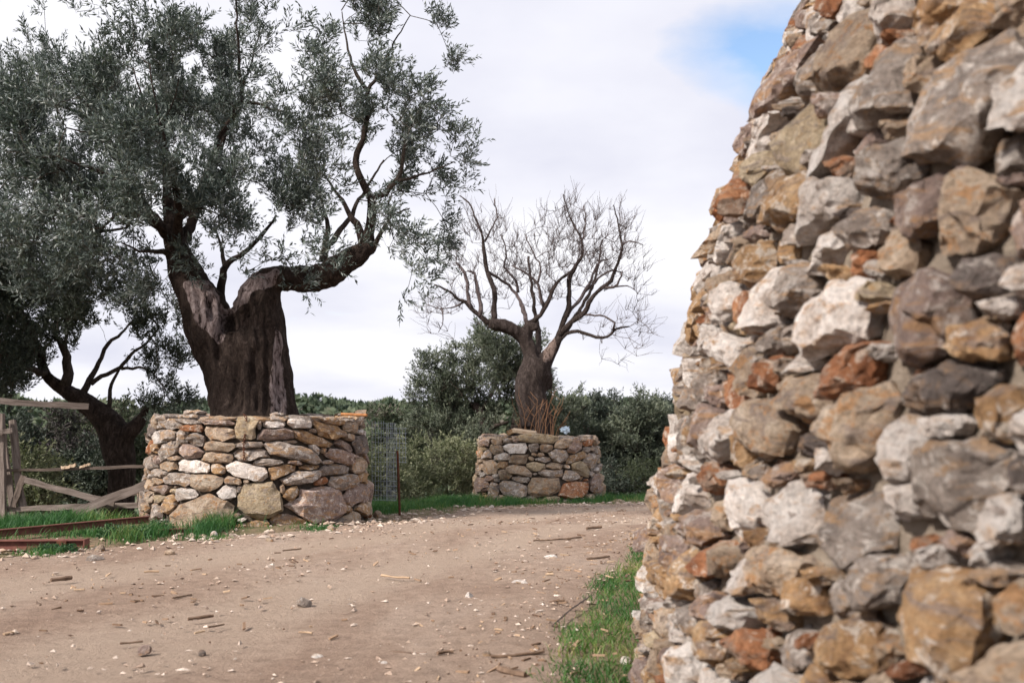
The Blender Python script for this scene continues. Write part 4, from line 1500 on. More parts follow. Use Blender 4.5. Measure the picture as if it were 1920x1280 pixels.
bg_tree('olive_tree', 21.5, (222, 925), 'dark leaning olive tree behind the broken wooden fence', [
    [(225, 965, 0, 26), (228, 900, 0, 24), (222, 840, 0, 30), (205, 795, 0, 26), (160, 755, 0, 19), (120, 730, 0, 14), (85, 700, 0, 10), (70, 640, 0, 7)],
    [(215, 850, 0, 22), (238, 815, -0.1, 17), (262, 790, -0.1, 12), (272, 770, -0.1, 8), (285, 740, -0.1, 4)],
], [
    [(120, 725, 0, 14), (128, 690, 0, 12), (118, 650, 0, 10), (104, 622, 0, 9), (110, 570, 0, 6), (120, 520, 0, 4)],
    [(122, 650, 0, 4.5), (126, 610, 0.1, 4), (130, 580, 0.1, 3)],
    [(155, 735, 0, 9), (175, 700, 0.2, 7), (190, 670, 0.3, 6), (202, 645, 0.3, 6), (220, 630, 0.4, 5), (250, 600, 0.5, 3)],
    [(170, 720, 0.1, 6), (200, 700, 0.1, 5.5), (225, 690, 0, 5.5), (245, 665, -0.1, 5), (275, 640, -0.2, 4), (300, 615, -0.3, 2.5)],
    [(205, 790, 0, 7), (206, 742, 0, 6), (209, 720, 0, 5.5), (218, 700, 0, 5), (226, 688, 0, 4)],
    [(230, 690, 0, 4), (265, 690, -0.2, 3.4), (290, 700, -0.3, 2.5), (310, 730, -0.4, 2)],
    [(75, 660, 0, 12), (50, 600, 0.4, 8), (20, 560, 0.8, 6), (-30, 520, 1, 4)],
    [(85, 700, 0, 10), (50, 690, -0.8, 6), (10, 680, -1.4, 4), (-40, 690, -1.7, 3)],
], [(20, 520, 90, 60, 1.2), (30, 620, 75, 70, 1.3), (-20, 690, 60, 60, 1.2), (110, 540, 85, 50), (200, 560, 75, 40), (285, 590, 65, 50), (320, 640, 40, 40, .6), (310, 700, 45, 35, .8), (325, 745, 55, 25, .9), (-70, 570, 90, 110, .8), (60, 570, 90, 70, 1, 1.2), (40, 690, 55, 50, 1.5, -0.8), (80, 610, 60, 60, 1.2, -0.8), (20, 740, 40, 25, 1), (-130, 520, 110, 110, .8, -2.0), (-110, 640, 90, 90, .8, -2.2), (-220, 560, 110, 130, .6, -2.4), (150, 590, 60, 30, .6), (60, 680, 30, 40, .8)],  # clumps beyond the left edge of view are added to shade the fence
    1300, 6, 14, 0.095, 0.027, LEAF_D, 301, BARK, spread=1.0)
bg_tree('olive_tree', 29.5, (905, 850), 'bushy grey green olive tree growing just behind the smaller planter', [
    [(908, 900, 0, 12), (908, 820, 0, 11), (904, 780, 0, 8), (890, 755, 0, 6)],
    [(960, 850, 0.3, 9), (968, 790, 0.3, 10), (974, 740, 0.3, 7), (965, 690, 0.3, 5)],
], [
    [(904, 785, 0, 6), (870, 740, 0.2, 5), (840, 710, 0.3, 3.5)],
    [(912, 810, 0, 6), (935, 795, -0.1, 6), (955, 790, 0, 5)],
    [(900, 775, 0, 5), (930, 720, 0.2, 4), (940, 660, 0.3, 3)],
    [(968, 740, 0.3, 5), (985, 690, 0.5, 4), (1000, 650, 0.6, 3)],
], [(805, 715, 32, 35), (850, 715, 60, 50), (870, 785, 65, 55), (820, 790, 40, 50, .9), (930, 690, 55, 55), (915, 645, 38, 28), (965, 690, 40, 50, .9), (1005, 645, 35, 22, .8), (780, 745, 18, 25, .8), (890, 840, 50, 35), (840, 850, 40, 25), (950, 760, 40, 40, .7), (1010, 720, 30, 40, .6)],
    800, 6, 13, 0.10, 0.030, LEAF_G, 302, BARK2, r0=0.006)
RIGHT = [(1068, 33.0, 770, 60, 'grey green olive tree rising behind the dry brown stems'), (1130, 35.0, 762, 62, 'olive tree behind the smaller planter, first right of its rim'),
         (1200, 34.0, 768, 60, 'olive tree in the row, midway between planter and tall wall'), (1265, 36.0, 765, 70, 'dark olive tree half hidden behind the tall wall')]
for k_, (x, Yc, ytop, rx, lab) in enumerate(RIGHT):
    bg_tree('olive_tree', Yc, (x, 930), lab, [[(x, 960, 0, 9), (x + 6, 890, 0, 8), (x - 4, 840, 0, 6), (x + 4, 800, 0, 4)]],
            [[(x + 4, 870, 0, 5), (x + 30, 820, 0.3, 3), (x + 40, 780, 0.5, 2)], [(x, 860, 0, 5), (x - 30, 820, -0.3, 3), (x - 36, 780, -0.5, 2)]],
            [(x, ytop + 25, rx * 0.6, 38), (x - 25, ytop + 55, rx * 0.7, 50), (x + 25, ytop + 60, rx * 0.7, 50), (x, ytop + 110, rx, 50), (x + 5, ytop + 145, rx * 0.9, 35, 1.1), (x - 18, ytop + 5, 14, 22, 1), (x + 22, ytop + 2, 12, 22, 1)],
            560, 6, 12, 0.12, 0.038, LEAF_D if k_ % 2 else LEAF_G, 310 + k_, BARK2, spread=0.8, r0=0.006)

SHR = [(775, 25.5, 935, 36, 46, 'pale silvery shrub beside the wire mesh and rusty post', LEAF_L), (840, 26.5, 940, 46, 52, 'pale green rounded shrub between mesh panel and smaller planter', LEAF_L),
       (885, 28.0, 935, 30, 50, 'small pale shrub tucked against the smaller planter', LEAF_L), (718, 24.0, 935, 30, 45, 'pale shrub seen through the wire mesh', LEAF_L),
       (62, 20.0, 950, 36, 40, 'pale sage shrub behind the broken fence posts', LEAF_L), (1140, 29.5, 945, 34, 34, 'low shrub right of the smaller planter', LEAF_D), (1200, 30.0, 945, 40, 36, 'low dark shrub by the road bend near the tall wall', LEAF_B)]
for k_, (x, Yc, yb, rx, ry, lab, mt) in enumerate(SHR):
    bg_tree('shrub', Yc, (x, yb), lab, [], [], [(x, yb - ry, rx, ry), (x - rx * 0.4, yb - ry * 0.7, rx * 0.7, ry * 0.6), (x + rx * 0.4, yb - ry * 0.6, rx * 0.7, ry * 0.6)],
            130, 5, 11, 0.085, 0.03, mt, 330 + k_, BARK2, 'shrub', 'shrubs behind the verge', 0.3)
DSH = [(40, 25.0, 915, 60, 60, 'dark shrub behind the leftmost fence post', LEAF_D), (110, 26.0, 915, 60, 65, 'purplish heather shrub filling the gap under the dark olive', LEAF_P), (160, 24.5, 935, 45, 40, 'low dark shrub between the fence rails', LEAF_D),
       (265, 25.0, 920, 40, 70, 'dark green shrub between leaning trunk and larger planter', LEAF_H), (330, 34.0, 850, 60, 50, 'olive shrub showing above the left of the larger planter', LEAF_D), (745, 33, 880, 45, 50, 'dark shrub behind the wire mesh top', LEAF_H),
       (800, 36, 890, 50, 50, 'heathery purple shrub in the hollow behind pale shrubs', LEAF_P), (200, 30, 850, 60, 40, 'green shrub under the leaning olive boughs', LEAF_H)]
for k_, (x, Yc, yb, rx, ry, lab, mt) in enumerate(DSH):
    bg_tree('shrub', Yc, (x, yb), lab, [], [], [(x, yb - ry, rx, ry), (x - rx * 0.4, yb - ry * 0.7, rx * 0.7, ry * 0.6), (x + rx * 0.4, yb - ry * 0.5, rx * 0.7, ry * 0.6)],
            200, 6, 11, 0.11, 0.042, mt, 350 + k_, BARK2, 'shrub', 'shrubs behind the verge', 0.5)

# maquis on the far hillside: a mass nobody could count
rs = R_(404)
nb = 1500
ang = rs.uniform(-0.62, 0.36, nb)
rd = 48 + (178 - 48) * rs.rand(nb) ** 0.8
bx, by = rd * np.sin(ang), rd * np.cos(ang)
bz = gz(bx, by)
br = (0.6 + 1.5 * rs.rand(nb) ** 1.5) * (0.8 + rd / 220)
kk = 110
d = rnd_dirs(nb * kk, rs).reshape(nb, kk, 3)
d[..., 2] = np.abs(d[..., 2]) * 1.0 - 0.25
pp = np.stack([bx, by, bz + br * 0.35], 1)[:, None] + d * br[:, None, None] * rs.uniform(0.72, 1.02, (nb, kk, 1))
tone = np.repeat(np.clip(rs.rand(nb) ** 1.2 * 0.85, 0, 1), kk)
V, F, A = leaf_cloud(pp.reshape(-1, 3), rnd_dirs(nb * kk, rs) * 0.8 + d.reshape(-1, 3) * 0.6, np.repeat(br, kk) * rs.uniform(0.28, 0.5, nb * kk), np.repeat(br, kk) * 0.26, rs, np.clip(tone + rs.normal(0, 0.12, nb * kk), 0, 1))
# inner bodies so that the shrubs are not hollow
iv = rnd_dirs(14, R_(1))
put('hillside_shrubs', V, F, LEAF_H, attrs={'rnd': A}, kind='stuff', label='dark green maquis covering the far hillside', cat='shrubs')

# ------------------------------------------------------------------ broken wooden fence
YF = 16.3
rs = R_(60)
fence = thing('wooden_fence', tuple(at(20, 965, YF)), 'broken grey wooden fence of loose boards left of the larger planter', 'fence')


def board(name, x0, y0, x1, y1, wpx, Y0, Y1, th=0.03, mat=WOOD, parent=fence, tip=1.0):
    a, b_ = at(x0, y0, Y0), at(x1, y1, Y1)
    ax = (b_ - a) / np.linalg.norm(b_ - a)
    view = np.array([0, 1, 0.0])
    side = np.cross(ax, view)
    side /= np.linalg.norm(side)
    nrm = np.cross(side, ax)
    hw = wpx / FPX * Y0 / 2
    n = 9
    V = []
    for i_ in range(n):
        t_ = i_ / (n - 1)
        c_ = a + (b_ - a) * t_ + rs.normal(0, 0.005, 3) + side * 0.012 * math.sin(t_ * 3 + x0)
        ww = hw * (1 + rs.normal(0, 0.05)) * (1 if t_ < 1 else tip)
        for (p, q) in ((-1, -1), (1, -1), (1, 1), (-1, 1)):
            V.append(c_ + side * ww * p + nrm * th * 0.5 * q + rs.normal(0, 0.003, 3))
    k_ = np.arange(4)
    k2_ = (k_ + 1) % 4
    Q = np.concatenate([np.stack([i_ * 4 + k_, i_ * 4 + k2_, (i_ + 1) * 4 + k2_, (i_ + 1) * 4 + k_], -1) for i_ in range(n - 1)] + [np.array([[3, 2, 1, 0], [n * 4 - 4, n * 4 - 3, n * 4 - 2, n * 4 - 1]])])
    V = np.array(V)
    # object axes turned along the board so that the grain runs lengthwise
    from mathutils import Matrix
    M = np.stack([side, nrm, ax], 1)
    me = fast_mesh(name, (V - a) @ M, Q)
    o = link(name, me, mat, parent)
    mw = Matrix([list(M[0]) + [a[0]], list(M[1]) + [a[1]], list(M[2]) + [a[2]], [0, 0, 0, 1]])
    off = Matrix.Translation(-Vector(parent.location))
    o.matrix_local = off @ mw
    return o


board('post', 3, 990, -2, 775, 16, YF, YF, 0.08)
board('post', 45, 968, 22, 788, 12, YF + 0.15, YF + 0.2, 0.06)
board('post', 24, 965, 2, 775, 10, YF + 0.25, YF + 0.3, 0.05)
board('batten', -20, 813, 25, 808, 9, YF - 0.1, YF - 0.05, 0.03)
board('batten', 26, 950, 44, 892, 11, YF + 0.05, YF + 0.08, 0.03, DKWOOD)
board('rail', -60, 747, 166, 761, 11, YF + 0.32, YF + 0.9, 0.05)
board('rail', -40, 882, 286, 874, 5, YF + 0.08, YF + 0.35, 0.09, DKWOOD)
board('rail', 12, 954, 272, 947, 9, YF + 0.1, YF + 0.15, 0.035)
board('diagonal_board', 46, 901, 215, 941, 11, YF + 0.05, YF + 0.0, 0.03)
board('diagonal_board', 138, 962, 288, 905, 17, YF - 0.25, YF - 0.02, 0.035)
board('diagonal_board', 215, 934, 286, 914, 9, YF + 0.12, YF + 0.14, 0.03)
board('splinter', 116, 877, 142, 870, 5, YF + 0.16, YF + 0.14, 0.03, PALEWOOD)
board('splinter', 150, 875, 170, 871, 4, YF + 0.18, YF + 0.2, 0.03, PALEWOOD)

# ------------------------------------------------------------------ rusty steel beams on the verge
def beam(x0, y0, x1, y1, hpx, label, endplate=False, liftv=0.0):
    a, b_ = onground(x0, y0), onground(x1, y1)
    h = hpx / FPX * (a[1] + b_[1]) / 2
    a[2] += liftv
    b_[2] += liftv
    ax = (b_ - a) / np.linalg.norm(b_ - a)
    sd_ = np.cross(ax, [0, 0, 1.0])
    sd_ /= np.linalg.norm(sd_)
    up_ = np.cross(sd_, ax)
    root = thing('steel_beam', tuple(a), label, 'beam', 'rusty steel beams on the verge')
    tk, wd = 0.012, h * 0.45
    for nm, c_, wv, hv in (('web', h / 2, sd_ * 0.006, up_ * (h / 2 - tk)), ('flange', h - tk / 2, sd_ * wd, up_ * tk / 2), ('flange', tk / 2, sd_ * wd, up_ * tk / 2)):
        V, F = box(a + up_ * c_, b_ + up_ * c_, wv, hv)
        put(nm, V, F, REDSTEEL, root)
    if endplate:
        for t_, e in ((0.0, 0.03), (1.0, 0.03)):
            p = b_ + ax * 0.002
        V, F = box(b_ + ax * 0.003 + up_ * h / 2, b_ + ax * 0.02 + up_ * h / 2, sd_ * wd * 1.3, up_ * h * 0.56)
        put('end_plate', V, F, REDSTEEL, root)
        V, F = box(b_ - ax * 0.33 + up_ * (h / 2) + sd_ * wd * 0.4, b_ - ax * 0.21 + up_ * (h / 2) + sd_ * wd * 0.4, sd_ * wd * 0.8, up_ * h * 0.40)
        put('bracket', V, F, RUST, root)
    return root


beam(-90, 1032, 160, 1030, 19, 'short rust red steel beam with end plate lying nearest the road', True)
beam(-90, 1025, 278, 988, 13, 'long rust red steel beam half buried in grass, angled toward the planter', False, 0.07)
beam(296, 1003, 364, 1000, 11, 'stub of rust red beam poking out under the larger planter')

# ------------------------------------------------------------------ wire mesh, rusty post, pipe, chain
YW = 18.6
mesh = thing('wire_mesh_panel', tuple(at(730, 940, YW)), 'curled galvanised wire mesh standing right of the larger planter', 'wire mesh')
wv = []
for x in np.concatenate([np.arange(698, 726, 5.5), np.arange(724, 744, 2.6), np.arange(744, 764, 5.5)]):
    top = 789 if x < 724 else (792 + abs(x - 734) ** 2 * 0.03 if x < 744 else 801)
    bot = 938 if x < 744 else 868
    bow = 0.25 * math.sin((x - 698) / 64 * math.pi)
    wv.append(('vertical_wire', np.array([at(x, bot, YW - bow), at(x + rs.uniform(-1, 1), (top + bot) / 2, YW - bow), at(x + rs.uniform(-1.2, 1.2), top, YW - bow)])))
for y in np.arange(793, 938, 9.0):
    x1 = 763 if y < 866 else 744
    x0 = 698
    if y < 801:
        x1 = 742
    xs = np.linspace(x0, x1, 9)
    wv.append(('horizontal_wire', np.array([at(x, y + 0.02 * (x - 700) + rs.uniform(-.4, .4), YW - 0.25 * math.sin((x - 698) / 64 * math.pi) - 0.004) for x in xs])))
for nm, pts in wv:
    V, F = tubes([(pts, np.full(len(pts), 0.0036))], 5, True)
    put(nm, V, F, GALV, mesh)
g = onground(749, 940)
pp = np.array([at(750, 944, YW - 0.45), at(747, 890, YW - 0.45), at(745, 845, YW - 0.45)])
pp[0][2] = gz1(pp[0][0], pp[0][1]) - 0.05
V, F = tubes([(smooth_path(pp, 0.1), np.full(len(smooth_path(pp, 0.1)), 0.022))], 8)
put_local('metal_post', V, F, RUST, tuple(pp[0]), True, 40, label='thin rusty post standing in front of the wire mesh', cat='post')
a, b_ = P1.w(np.array([[0.75, 1.72, -0.25]]))[0], P1.w(np.array([[1.62, 1.77, -0.1]]))[0]
a, b_ = at(640, 776, 15.75), at(688, 778, 15.6)
V, F = tubes([(np.array([a, (a + b_) / 2, b_]), np.full(3, 0.024))], 10)
put_local('metal_pipe', V, F, plain_mat('orange_rust', (.20, .08, .03), (.36, .17, .07), 16, 0.4, 0.004, 0.8), tuple(a), True, 40, label='short orange rusty pipe lying on the larger planter rim', cat='pipe')
chain = thing('rusty_chain', tuple(at(461, 775, 14.95)), 'rusty chain hanging down the front of the larger planter', 'chain')
pts = smooth_path([P1.w(np.array([P1.hit(x, y).tolist() + [w_]]))[0] for x, y, w_ in ((458, 776, 0.05), (463, 783, 0.10), (463, 795, 0.11), (461, 815, 0.10), (459, 838, 0.10), (460, 862, 0.10))], 0.034)
for i_ in range(len(pts) - 1):
    a, b_ = pts[i_], pts[i_ + 1]
    ax = (b_ - a) / np.linalg.norm(b_ - a)
    s_ = np.cross(ax, [0, 1, 0]) if i_ % 2 else np.cross(ax, np.cross(ax, [0, 1, 0]))
    s_ /= np.linalg.norm(s_)
    tt = np.linspace(0, 2 * math.pi, 11)
    c_ = (a + b_) / 2
    lp = c_ + np.cos(tt)[:, None] * ax * 0.026 + np.sin(tt)[:, None] * s_ * 0.015
    V, F = tubes([(lp, np.full(11, 0.0062))], 5, False)
    put('link', V, F, RUST, chain, smooth=True)

# ------------------------------------------------------------------ things on the small planter
rs = R_(70)
a, b_ = at(962, 806, 24.75), at(1005, 812, 24.6)
V, F = box(a, b_, np.array([0.02, 0.09, 0.02]), np.array([0, 0.0, 0.035]))
put_local('wood_offcut', V, F, PALEWOOD, tuple(a), label='pale wooden board offcut lying on the smaller planter rim', cat='board')
a, b_ = at(953, 812, 24.9), at(966, 806, 24.8)
V, F = box(a, b_, np.array([0.03, 0.06, 0.0]), np.array([-0.02, 0.0, 0.05]))
put_local('broken_brick', V, F, ST['O'], tuple(a), label='small orange broken brick beside the pale board on the smaller planter', cat='brick')
# crumpled plastic bag
n = 260
d = rnd_dirs(n, rs)
V0, F0 = [], []
import bmesh
bm = bmesh.new()
bmesh.ops.create_icosphere(bm, subdivisions=3, radius=1)
c_ = at(1060, 806, 24.75)
for v_ in bm.verts:
    nz = mnoise.noise(Vector(v_.co) * 3.1) * 0.5 + mnoise.noise(Vector(v_.co) * 7) * 0.3
    v_.co = Vector((v_.co.x * 0.10, v_.co.y * 0.07, v_.co.z * 0.08)) * (1 + nz * 1.4)
me = bpy.data.meshes.new('plastic_bag')
bm.to_mesh(me)
bm.free()
o = link('plastic_bag', me, BLUE, label='crumpled pale blue plastic bag on the smaller planter rim', cat='plastic bag')
o.location = tuple(c_)
stems = thing('dry_plant', tuple(at(1015, 812, 25.0)), 'dry reddish brown stems sprouting beside the bare trunk', 'dry plant')
for i_ in range(30):
    x = rs.uniform(975, 1052)
    Yq = rs.uniform(24.8, 26.2)
    h_ = rs.uniform(20, 75) if x < 1035 else rs.uniform(12, 45)
    lean = rs.normal(0, 16)
    p0 = at(x, 818, Yq)
    p0[2] = P2.z0 + 1.5
    pts = smooth_path([p0, at(x + lean * 0.3, 812 - h_ * 0.5, Yq), at(x + lean, 812 - h_, Yq)], 0.2)
    chs = [(pts, np.linspace(0.009, 0.004, len(pts)))]
    for q in range(2):
        s_ = pts[rs.randint(len(pts) // 2, len(pts))]
        chs.append((np.array([s_, s_ + np.array([rs.normal(0, 0.15), rs.normal(0, 0.1), 0.22])]), np.array([0.005, 0.003])))
    V, F = tubes(chs, 4, False)
    put('stem', V, F, DRY, stems)

# ------------------------------------------------------------------ loose rocks, sticks
def rock(x, y, wpx, hpx, c_, label, seed, cat='rock'):
    p = onground(x, y + hpx * 0.4)
    s_ = p[1] / FPX
    rs_ = R_(seed)
    bm = bmesh.new()
    bmesh.ops.create_icosphere(bm, subdivisions=2, radius=1)
    a_, h_ = wpx * s_ / 2, hpx * s_ * 0.75
    pls = [(rnd_dirs(1, rs_)[0], rs_.uniform(0.55, 0.85)) for _ in range(6)]
    for v_ in bm.verts:
        q = np.array(v_.co)
        for n_, d_ in pls:
            e = q @ n_ - d_
            if e > 0:
                q = q - n_ * e
        q = q * (1 + 0.12 * mnoise.noise(Vector(q) * 2.3 + Vector((seed, 0, 0))))
        v_.co = (q[0] * a_, q[1] * a_ * 0.8, q[2] * h_)
    me = bpy.data.meshes.new('rock')
    bm.to_mesh(me)
    bm.free()
    me.shade_smooth()
    me.set_sharp_from_angle(angle=rad(30))
    o = link('rock', me, ST[c_], label=label, cat=cat, group='loose rocks by the road')
    o.location = (p[0], p[1], gz1(p[0], p[1]) + h_ * 0.25)
    o.rotation_euler[2] = rs_.uniform(0, 6.28)


ROCKS = [(571, 1127, 32, 18, 'G', 'grey tan rock alone on the left middle of the road'), (880, 1116, 19, 14, 'W', 'white angular stone in the middle of the road'), (1030, 1043, 34, 9, 'W', 'flat whitish stone set in the road near the wall grass'),
         (187, 1027, 24, 15, 'C', 'cream stone just past the end of the short beam'), (178, 1046, 34, 14, 'G', 'flat grey stone at the road edge below the cream stone'), (401, 1002, 16, 13, 'W', 'white rock under the grass clump at the larger planter foot'),
         (708, 964, 26, 14, 'C', 'pinkish rock at the right foot of the larger planter'), (622, 990, 26, 10, 'C', 'flat cream rock at road edge before the larger planter'), (1173, 1237, 26, 17, 'W', 'white rock in the grass at the tall wall foot'),
         (271, 1218, 30, 15, 'M', 'dark purplish rock in the lower left of the road'), (378, 1223, 20, 10, 'D', 'small dark rock right of the purplish rock'), (595, 1230, 26, 8, 'W', 'flat white stone near the bottom of the road'),
         (720, 1243, 14, 10, 'W', 'small white stone low on the road'), (975, 1090, 34, 8, 'W', 'long flat white stone near the wall grass edge'), (815, 942, 18, 8, 'C', 'small cream stone at the grass edge between the planters'),
         (922, 950, 14, 7, 'W', 'pale stone at the smaller planter left foot'), (1160, 938, 26, 9, 'C', 'pale stone right of the smaller planter at the road edge'), (318, 1035, 20, 10, 'C', 'cream stone on the gravel before the beam stub'),
         (1195, 1017, 15, 10, 'W', 'white stone where road meets the far wall grass'), (912, 1228, 22, 14, 'G', 'grey stone among the bark litter near bottom'), (505, 1012, 18, 9, 'C', 'cream stone on the gravel before the larger planter')]
for k_, q in enumerate(ROCKS):
    rock(*q, seed=500 + k_)

BARKCH = plain_mat('brown_stick', (.07, .045, .03), (.20, .135, .095), 10, 0.6, 0.006)
PALECH = plain_mat('pale_stick', (.25, .17, .11), (.42, .31, .21), 10, 0.4, 0.004)


def stick(x0, y0, x1, y1, rpx, mat, label, seed):
    a, b_ = onground(x0, y0), onground(x1, y1)
    rs_ = R_(seed)
    r = rpx * a[1] / FPX
    mid_ = (a + b_) / 2 + rs_.normal(0, 0.02, 3) * np.array([1, 1, 0])
    P = smooth_path([a, mid_, b_], 0.05)
    P[:, 2] = gz(P[:, 0], P[:, 1]) + 0.012 + r * 0.8 + np.abs(rs_.normal(0, 0.004, len(P)))
    V, F = tubes([(P, r * (1 + rs_.normal(0, 0.12, len(P))))], 6)
    put_local('stick', V, F, mat, tuple(P[0]), True, 45, label=label, cat='stick', group='sticks on the road')


STK = [(95, 1093, 134, 1088, 4, BARKCH, 'thick dark bark stick on the left of the road'), (323, 1126, 359, 1118, 1.6, BARKCH, 'thin brown stick slanting across the left wheel track'), (715, 1083, 768, 1088, 2, PALECH, 'pale curved stick in the middle of the road'),
       (1000, 1017, 1090, 1010, 1.4, BARKCH, 'long thin twig across the far road near the wall'), (352, 1166, 400, 1160, 3, BARKCH, 'short dark bark strip left of the road centre'), (728, 1226, 800, 1228, 1, BARKCH, 'hair thin twig low on the road'),
       (920, 1238, 1020, 1228, 3, BARKCH, 'dark twig pile stick near the grass at bottom'), (935, 1262, 985, 1276, 6, BARKCH, 'fat dark bark log at the bottom edge'), (1100, 1000 - 6, 1128, 992, 2.4, BARKCH, 'short brown stick on the far road bend'),
       (1183, 1012, 1205, 1005, 2, PALECH, 'pale twig end beside the far wall grass'), (225, 1212, 268, 1208, 2, BARKCH, 'brown twig beside the purplish rock'), (390, 1182, 420, 1175, 2, BARKCH, 'small brown twig under the bark strip'),
       (1100, 1052, 1142, 1047, 2.5, BARKCH, 'reddish brown stick at the wall grass edge'), (560, 1190, 585, 1192, 2, PALECH, 'pale chip stick in the road middle'), (820, 1232, 850, 1228, 3, BARKCH, 'brown bark piece near the grey stone'),
       (270, 1076, 298, 1075, 2, PALECH, 'pale thin stick on the upper left road'), (530, 1035, 565, 1032, 1.3, BARKCH, 'thin twig on the road before the larger planter'), (1035, 1178, 1110, 1120, 1.6, DKWOOD, 'bent grey twig arching over the wall grass')]
for k_, q in enumerate(STK):
    stick(*q, seed=600 + k_)

# ------------------------------------------------------------------ gravel and litter on the ground (uncountable)
def in_view(P, m_=60):
    Q = np.c_[P, gz(P[:, 0], P[:, 1])]
    q = Q - np.array([0, 0, CAMZ])
    f = q @ FW
    x, y = 960 + FPX * q[:, 0] / np.maximum(f, .1), 640 - FPX * (q @ UP) / np.maximum(f, .1)
    return (f > 0.5) & (x > -m_ - 200) & (x < 1920) & (y < 1280 + 160)


OCT = np.array([(1, 0, 0), (-1, 0, 0), (0, 1, 0), (0, -1, 0), (0, 0, 1), (0, 0, -1)], float)
OF = np.array([(0, 2, 4), (2, 1, 4), (1, 3, 4), (3, 0, 4), (2, 0, 5), (1, 2, 5), (3, 1, 5), (0, 3, 5)])


def pebbles(P, size, rs, name, mat, label, flat=0.55):
    n = len(P)
    z = gz(P[:, 0], P[:, 1]) + 0.004
    V = OCT[None] * (1 + rs.uniform(-0.45, 0.45, (n, 6, 3)))
    V = V + rs.normal(0, 0.22, (n, 6, 3))
    a = rs.uniform(0, 6.28, n)
    c_, s_ = np.cos(a)[:, None], np.sin(a)[:, None]
    sx = size * rs.uniform(0.8, 1.5, n)
    V = np.stack([V[..., 0] * sx[:, None], V[..., 1] * size[:, None], V[..., 2] * (size * flat)[:, None]], -1)
    V = np.stack([V[..., 0] * c_ - V[..., 1] * s_, V[..., 0] * s_ + V[..., 1] * c_, V[..., 2]], -1)
    V = V + np.stack([P[:, 0], P[:, 1], z + 0.008 + size * 0.15], 1)[:, None]
    F = (np.arange(n)[:, None, None] * 6 + OF[None]).reshape(-1, 3)
    put(name, V.reshape(-1, 3), F, mat, attrs={'rnd': np.repeat(rs.rand(n), 6)}, kind='stuff', label=label, cat='gravel')


def attr_mat(name, cols):
    m_, t_, b__ = newmat(name, 0.9, 0.2)
    a_ = t_.nodes.new('ShaderNodeAttribute')
    a_.attribute_name = 'rnd'
    n_ = len(cols)
    c_ = ramp(t_, a_.outputs['Fac'], [(i_ / (n_ - 1), q) for i_, q in enumerate(cols)])
    sp_ = ramp(t_, noise(t_, obj_vec(t_, False), 60, 5, 0.7), [(0.3, 0.7), (0.7, 1.25)])
    t_.links.new(mixc(t_, 1.0, c_, sp_, 'MULTIPLY'), b__.inputs['Base Color'])
    return m_


PEB = attr_mat('pebble', [(.20, .145, .115), (.27, .20, .155), (.34, .26, .205), (.38, .30, .24), (.31, .25, .21), (.42, .35, .295), (.52, .45, .39), (.30, .20, .14)])
CHIP = attr_mat('bark_chip', [(.09, .055, .038), (.17, .11, .072), (.28, .19, .125), (.42, .31, .21)])
rs = R_(700)
N = 120000
Pq = np.stack([rs.uniform(-9, 6, N), rs.uniform(3.6, 26, N)], 1)
sA_ = seg_sd(Pq, EDGE)
sB_ = -seg_sd(Pq, REDGE)
edge = np.exp(-((sA_ + 0.25) / 0.55) ** 2) + 0.35 * np.exp(-((sB_ + 0.5) / 0.6) ** 2)
cl_ = fbm(Pq[:, 0] * 0.8, Pq[:, 1] * 0.8, 41, 3)
prob = np.clip(0.085 + 0.16 * np.clip((cl_ - 0.45) * 5, 0, 1) + 0.62 * edge * np.clip(cl_ * 3 - 0.6, 0.2, 1), 0, 1)
ok = (rs.rand(N) < prob) & in_view(Pq) & (sA_ < 1.2) & (sB_ < 0.15)
Pq = Pq[ok]
sz = 0.004 + 0.030 * rs.rand(len(Pq)) ** 5.0 * np.where(np.abs(seg_sd(Pq, EDGE)) < 0.8, 1.7, 0.8)
pebbles(Pq, sz, rs, 'gravel', PEB, 'loose pebbles and gravel strewn along the dirt road')
# bark chips and twigs
N = 26000
Pq = np.stack([rs.uniform(-8, 5, N), rs.uniform(3.6, 22, N)], 1)
sA_ = seg_sd(Pq, EDGE)
sB_ = -seg_sd(Pq, REDGE)
mid_ = sA_ / (sA_ + sB_ - 1e-6)
cl_ = fbm(Pq[:, 0] * 1.1 + 9, Pq[:, 1] * 1.1, 43, 3)
prob = 0.02 + 0.5 * np.exp(-((sB_ + 0.35) / 0.4) ** 2) + 0.30 * np.exp(-((mid_ - 0.48) / 0.09) ** 2) * np.clip((cl_ - 0.38) * 5, 0, 1)
prob = np.where(sB_ > 0.15, 0.12, prob)
ok = (rs.rand(N) < prob) & in_view(Pq) & (sA_ < 0.2) & (sB_ < 1.2) & (np.hypot(Pq[:, 0] - wc[0], Pq[:, 1] - wc[1]) > WR + 0.03)
Pq = Pq[ok]
n = len(Pq)
z = gz(Pq[:, 0], Pq[:, 1]) + 0.016 + np.where(sB_[ok] > 0.15, 0.035 * rs.rand(n), 0)
a = rs.uniform(0, 6.28, n)
L = 0.008 + 0.055 * rs.rand(n) ** 3.5
Wd = np.minimum(L * 0.35, 0.004 + 0.014 * rs.rand(n))
dx = np.stack([np.cos(a), np.sin(a), rs.normal(0, 0.12, n)], 1)
dy = np.stack([-np.sin(a), np.cos(a), rs.normal(0, 0.25, n)], 1)
cc = np.stack([Pq[:, 0], Pq[:, 1], z], 1)
hh = np.array([0, 0, 0.006])
bt = [cc - dx * L[:, None] - dy * Wd[:, None], cc + dx * L[:, None] - dy * Wd[:, None] * 0.6, cc + dx * L[:, None] * 0.9 + dy * Wd[:, None], cc - dx * L[:, None] * 0.9 + dy * Wd[:, None] * 0.7]
V = np.stack([q - hh for q in bt] + [q + hh for q in bt], 1)
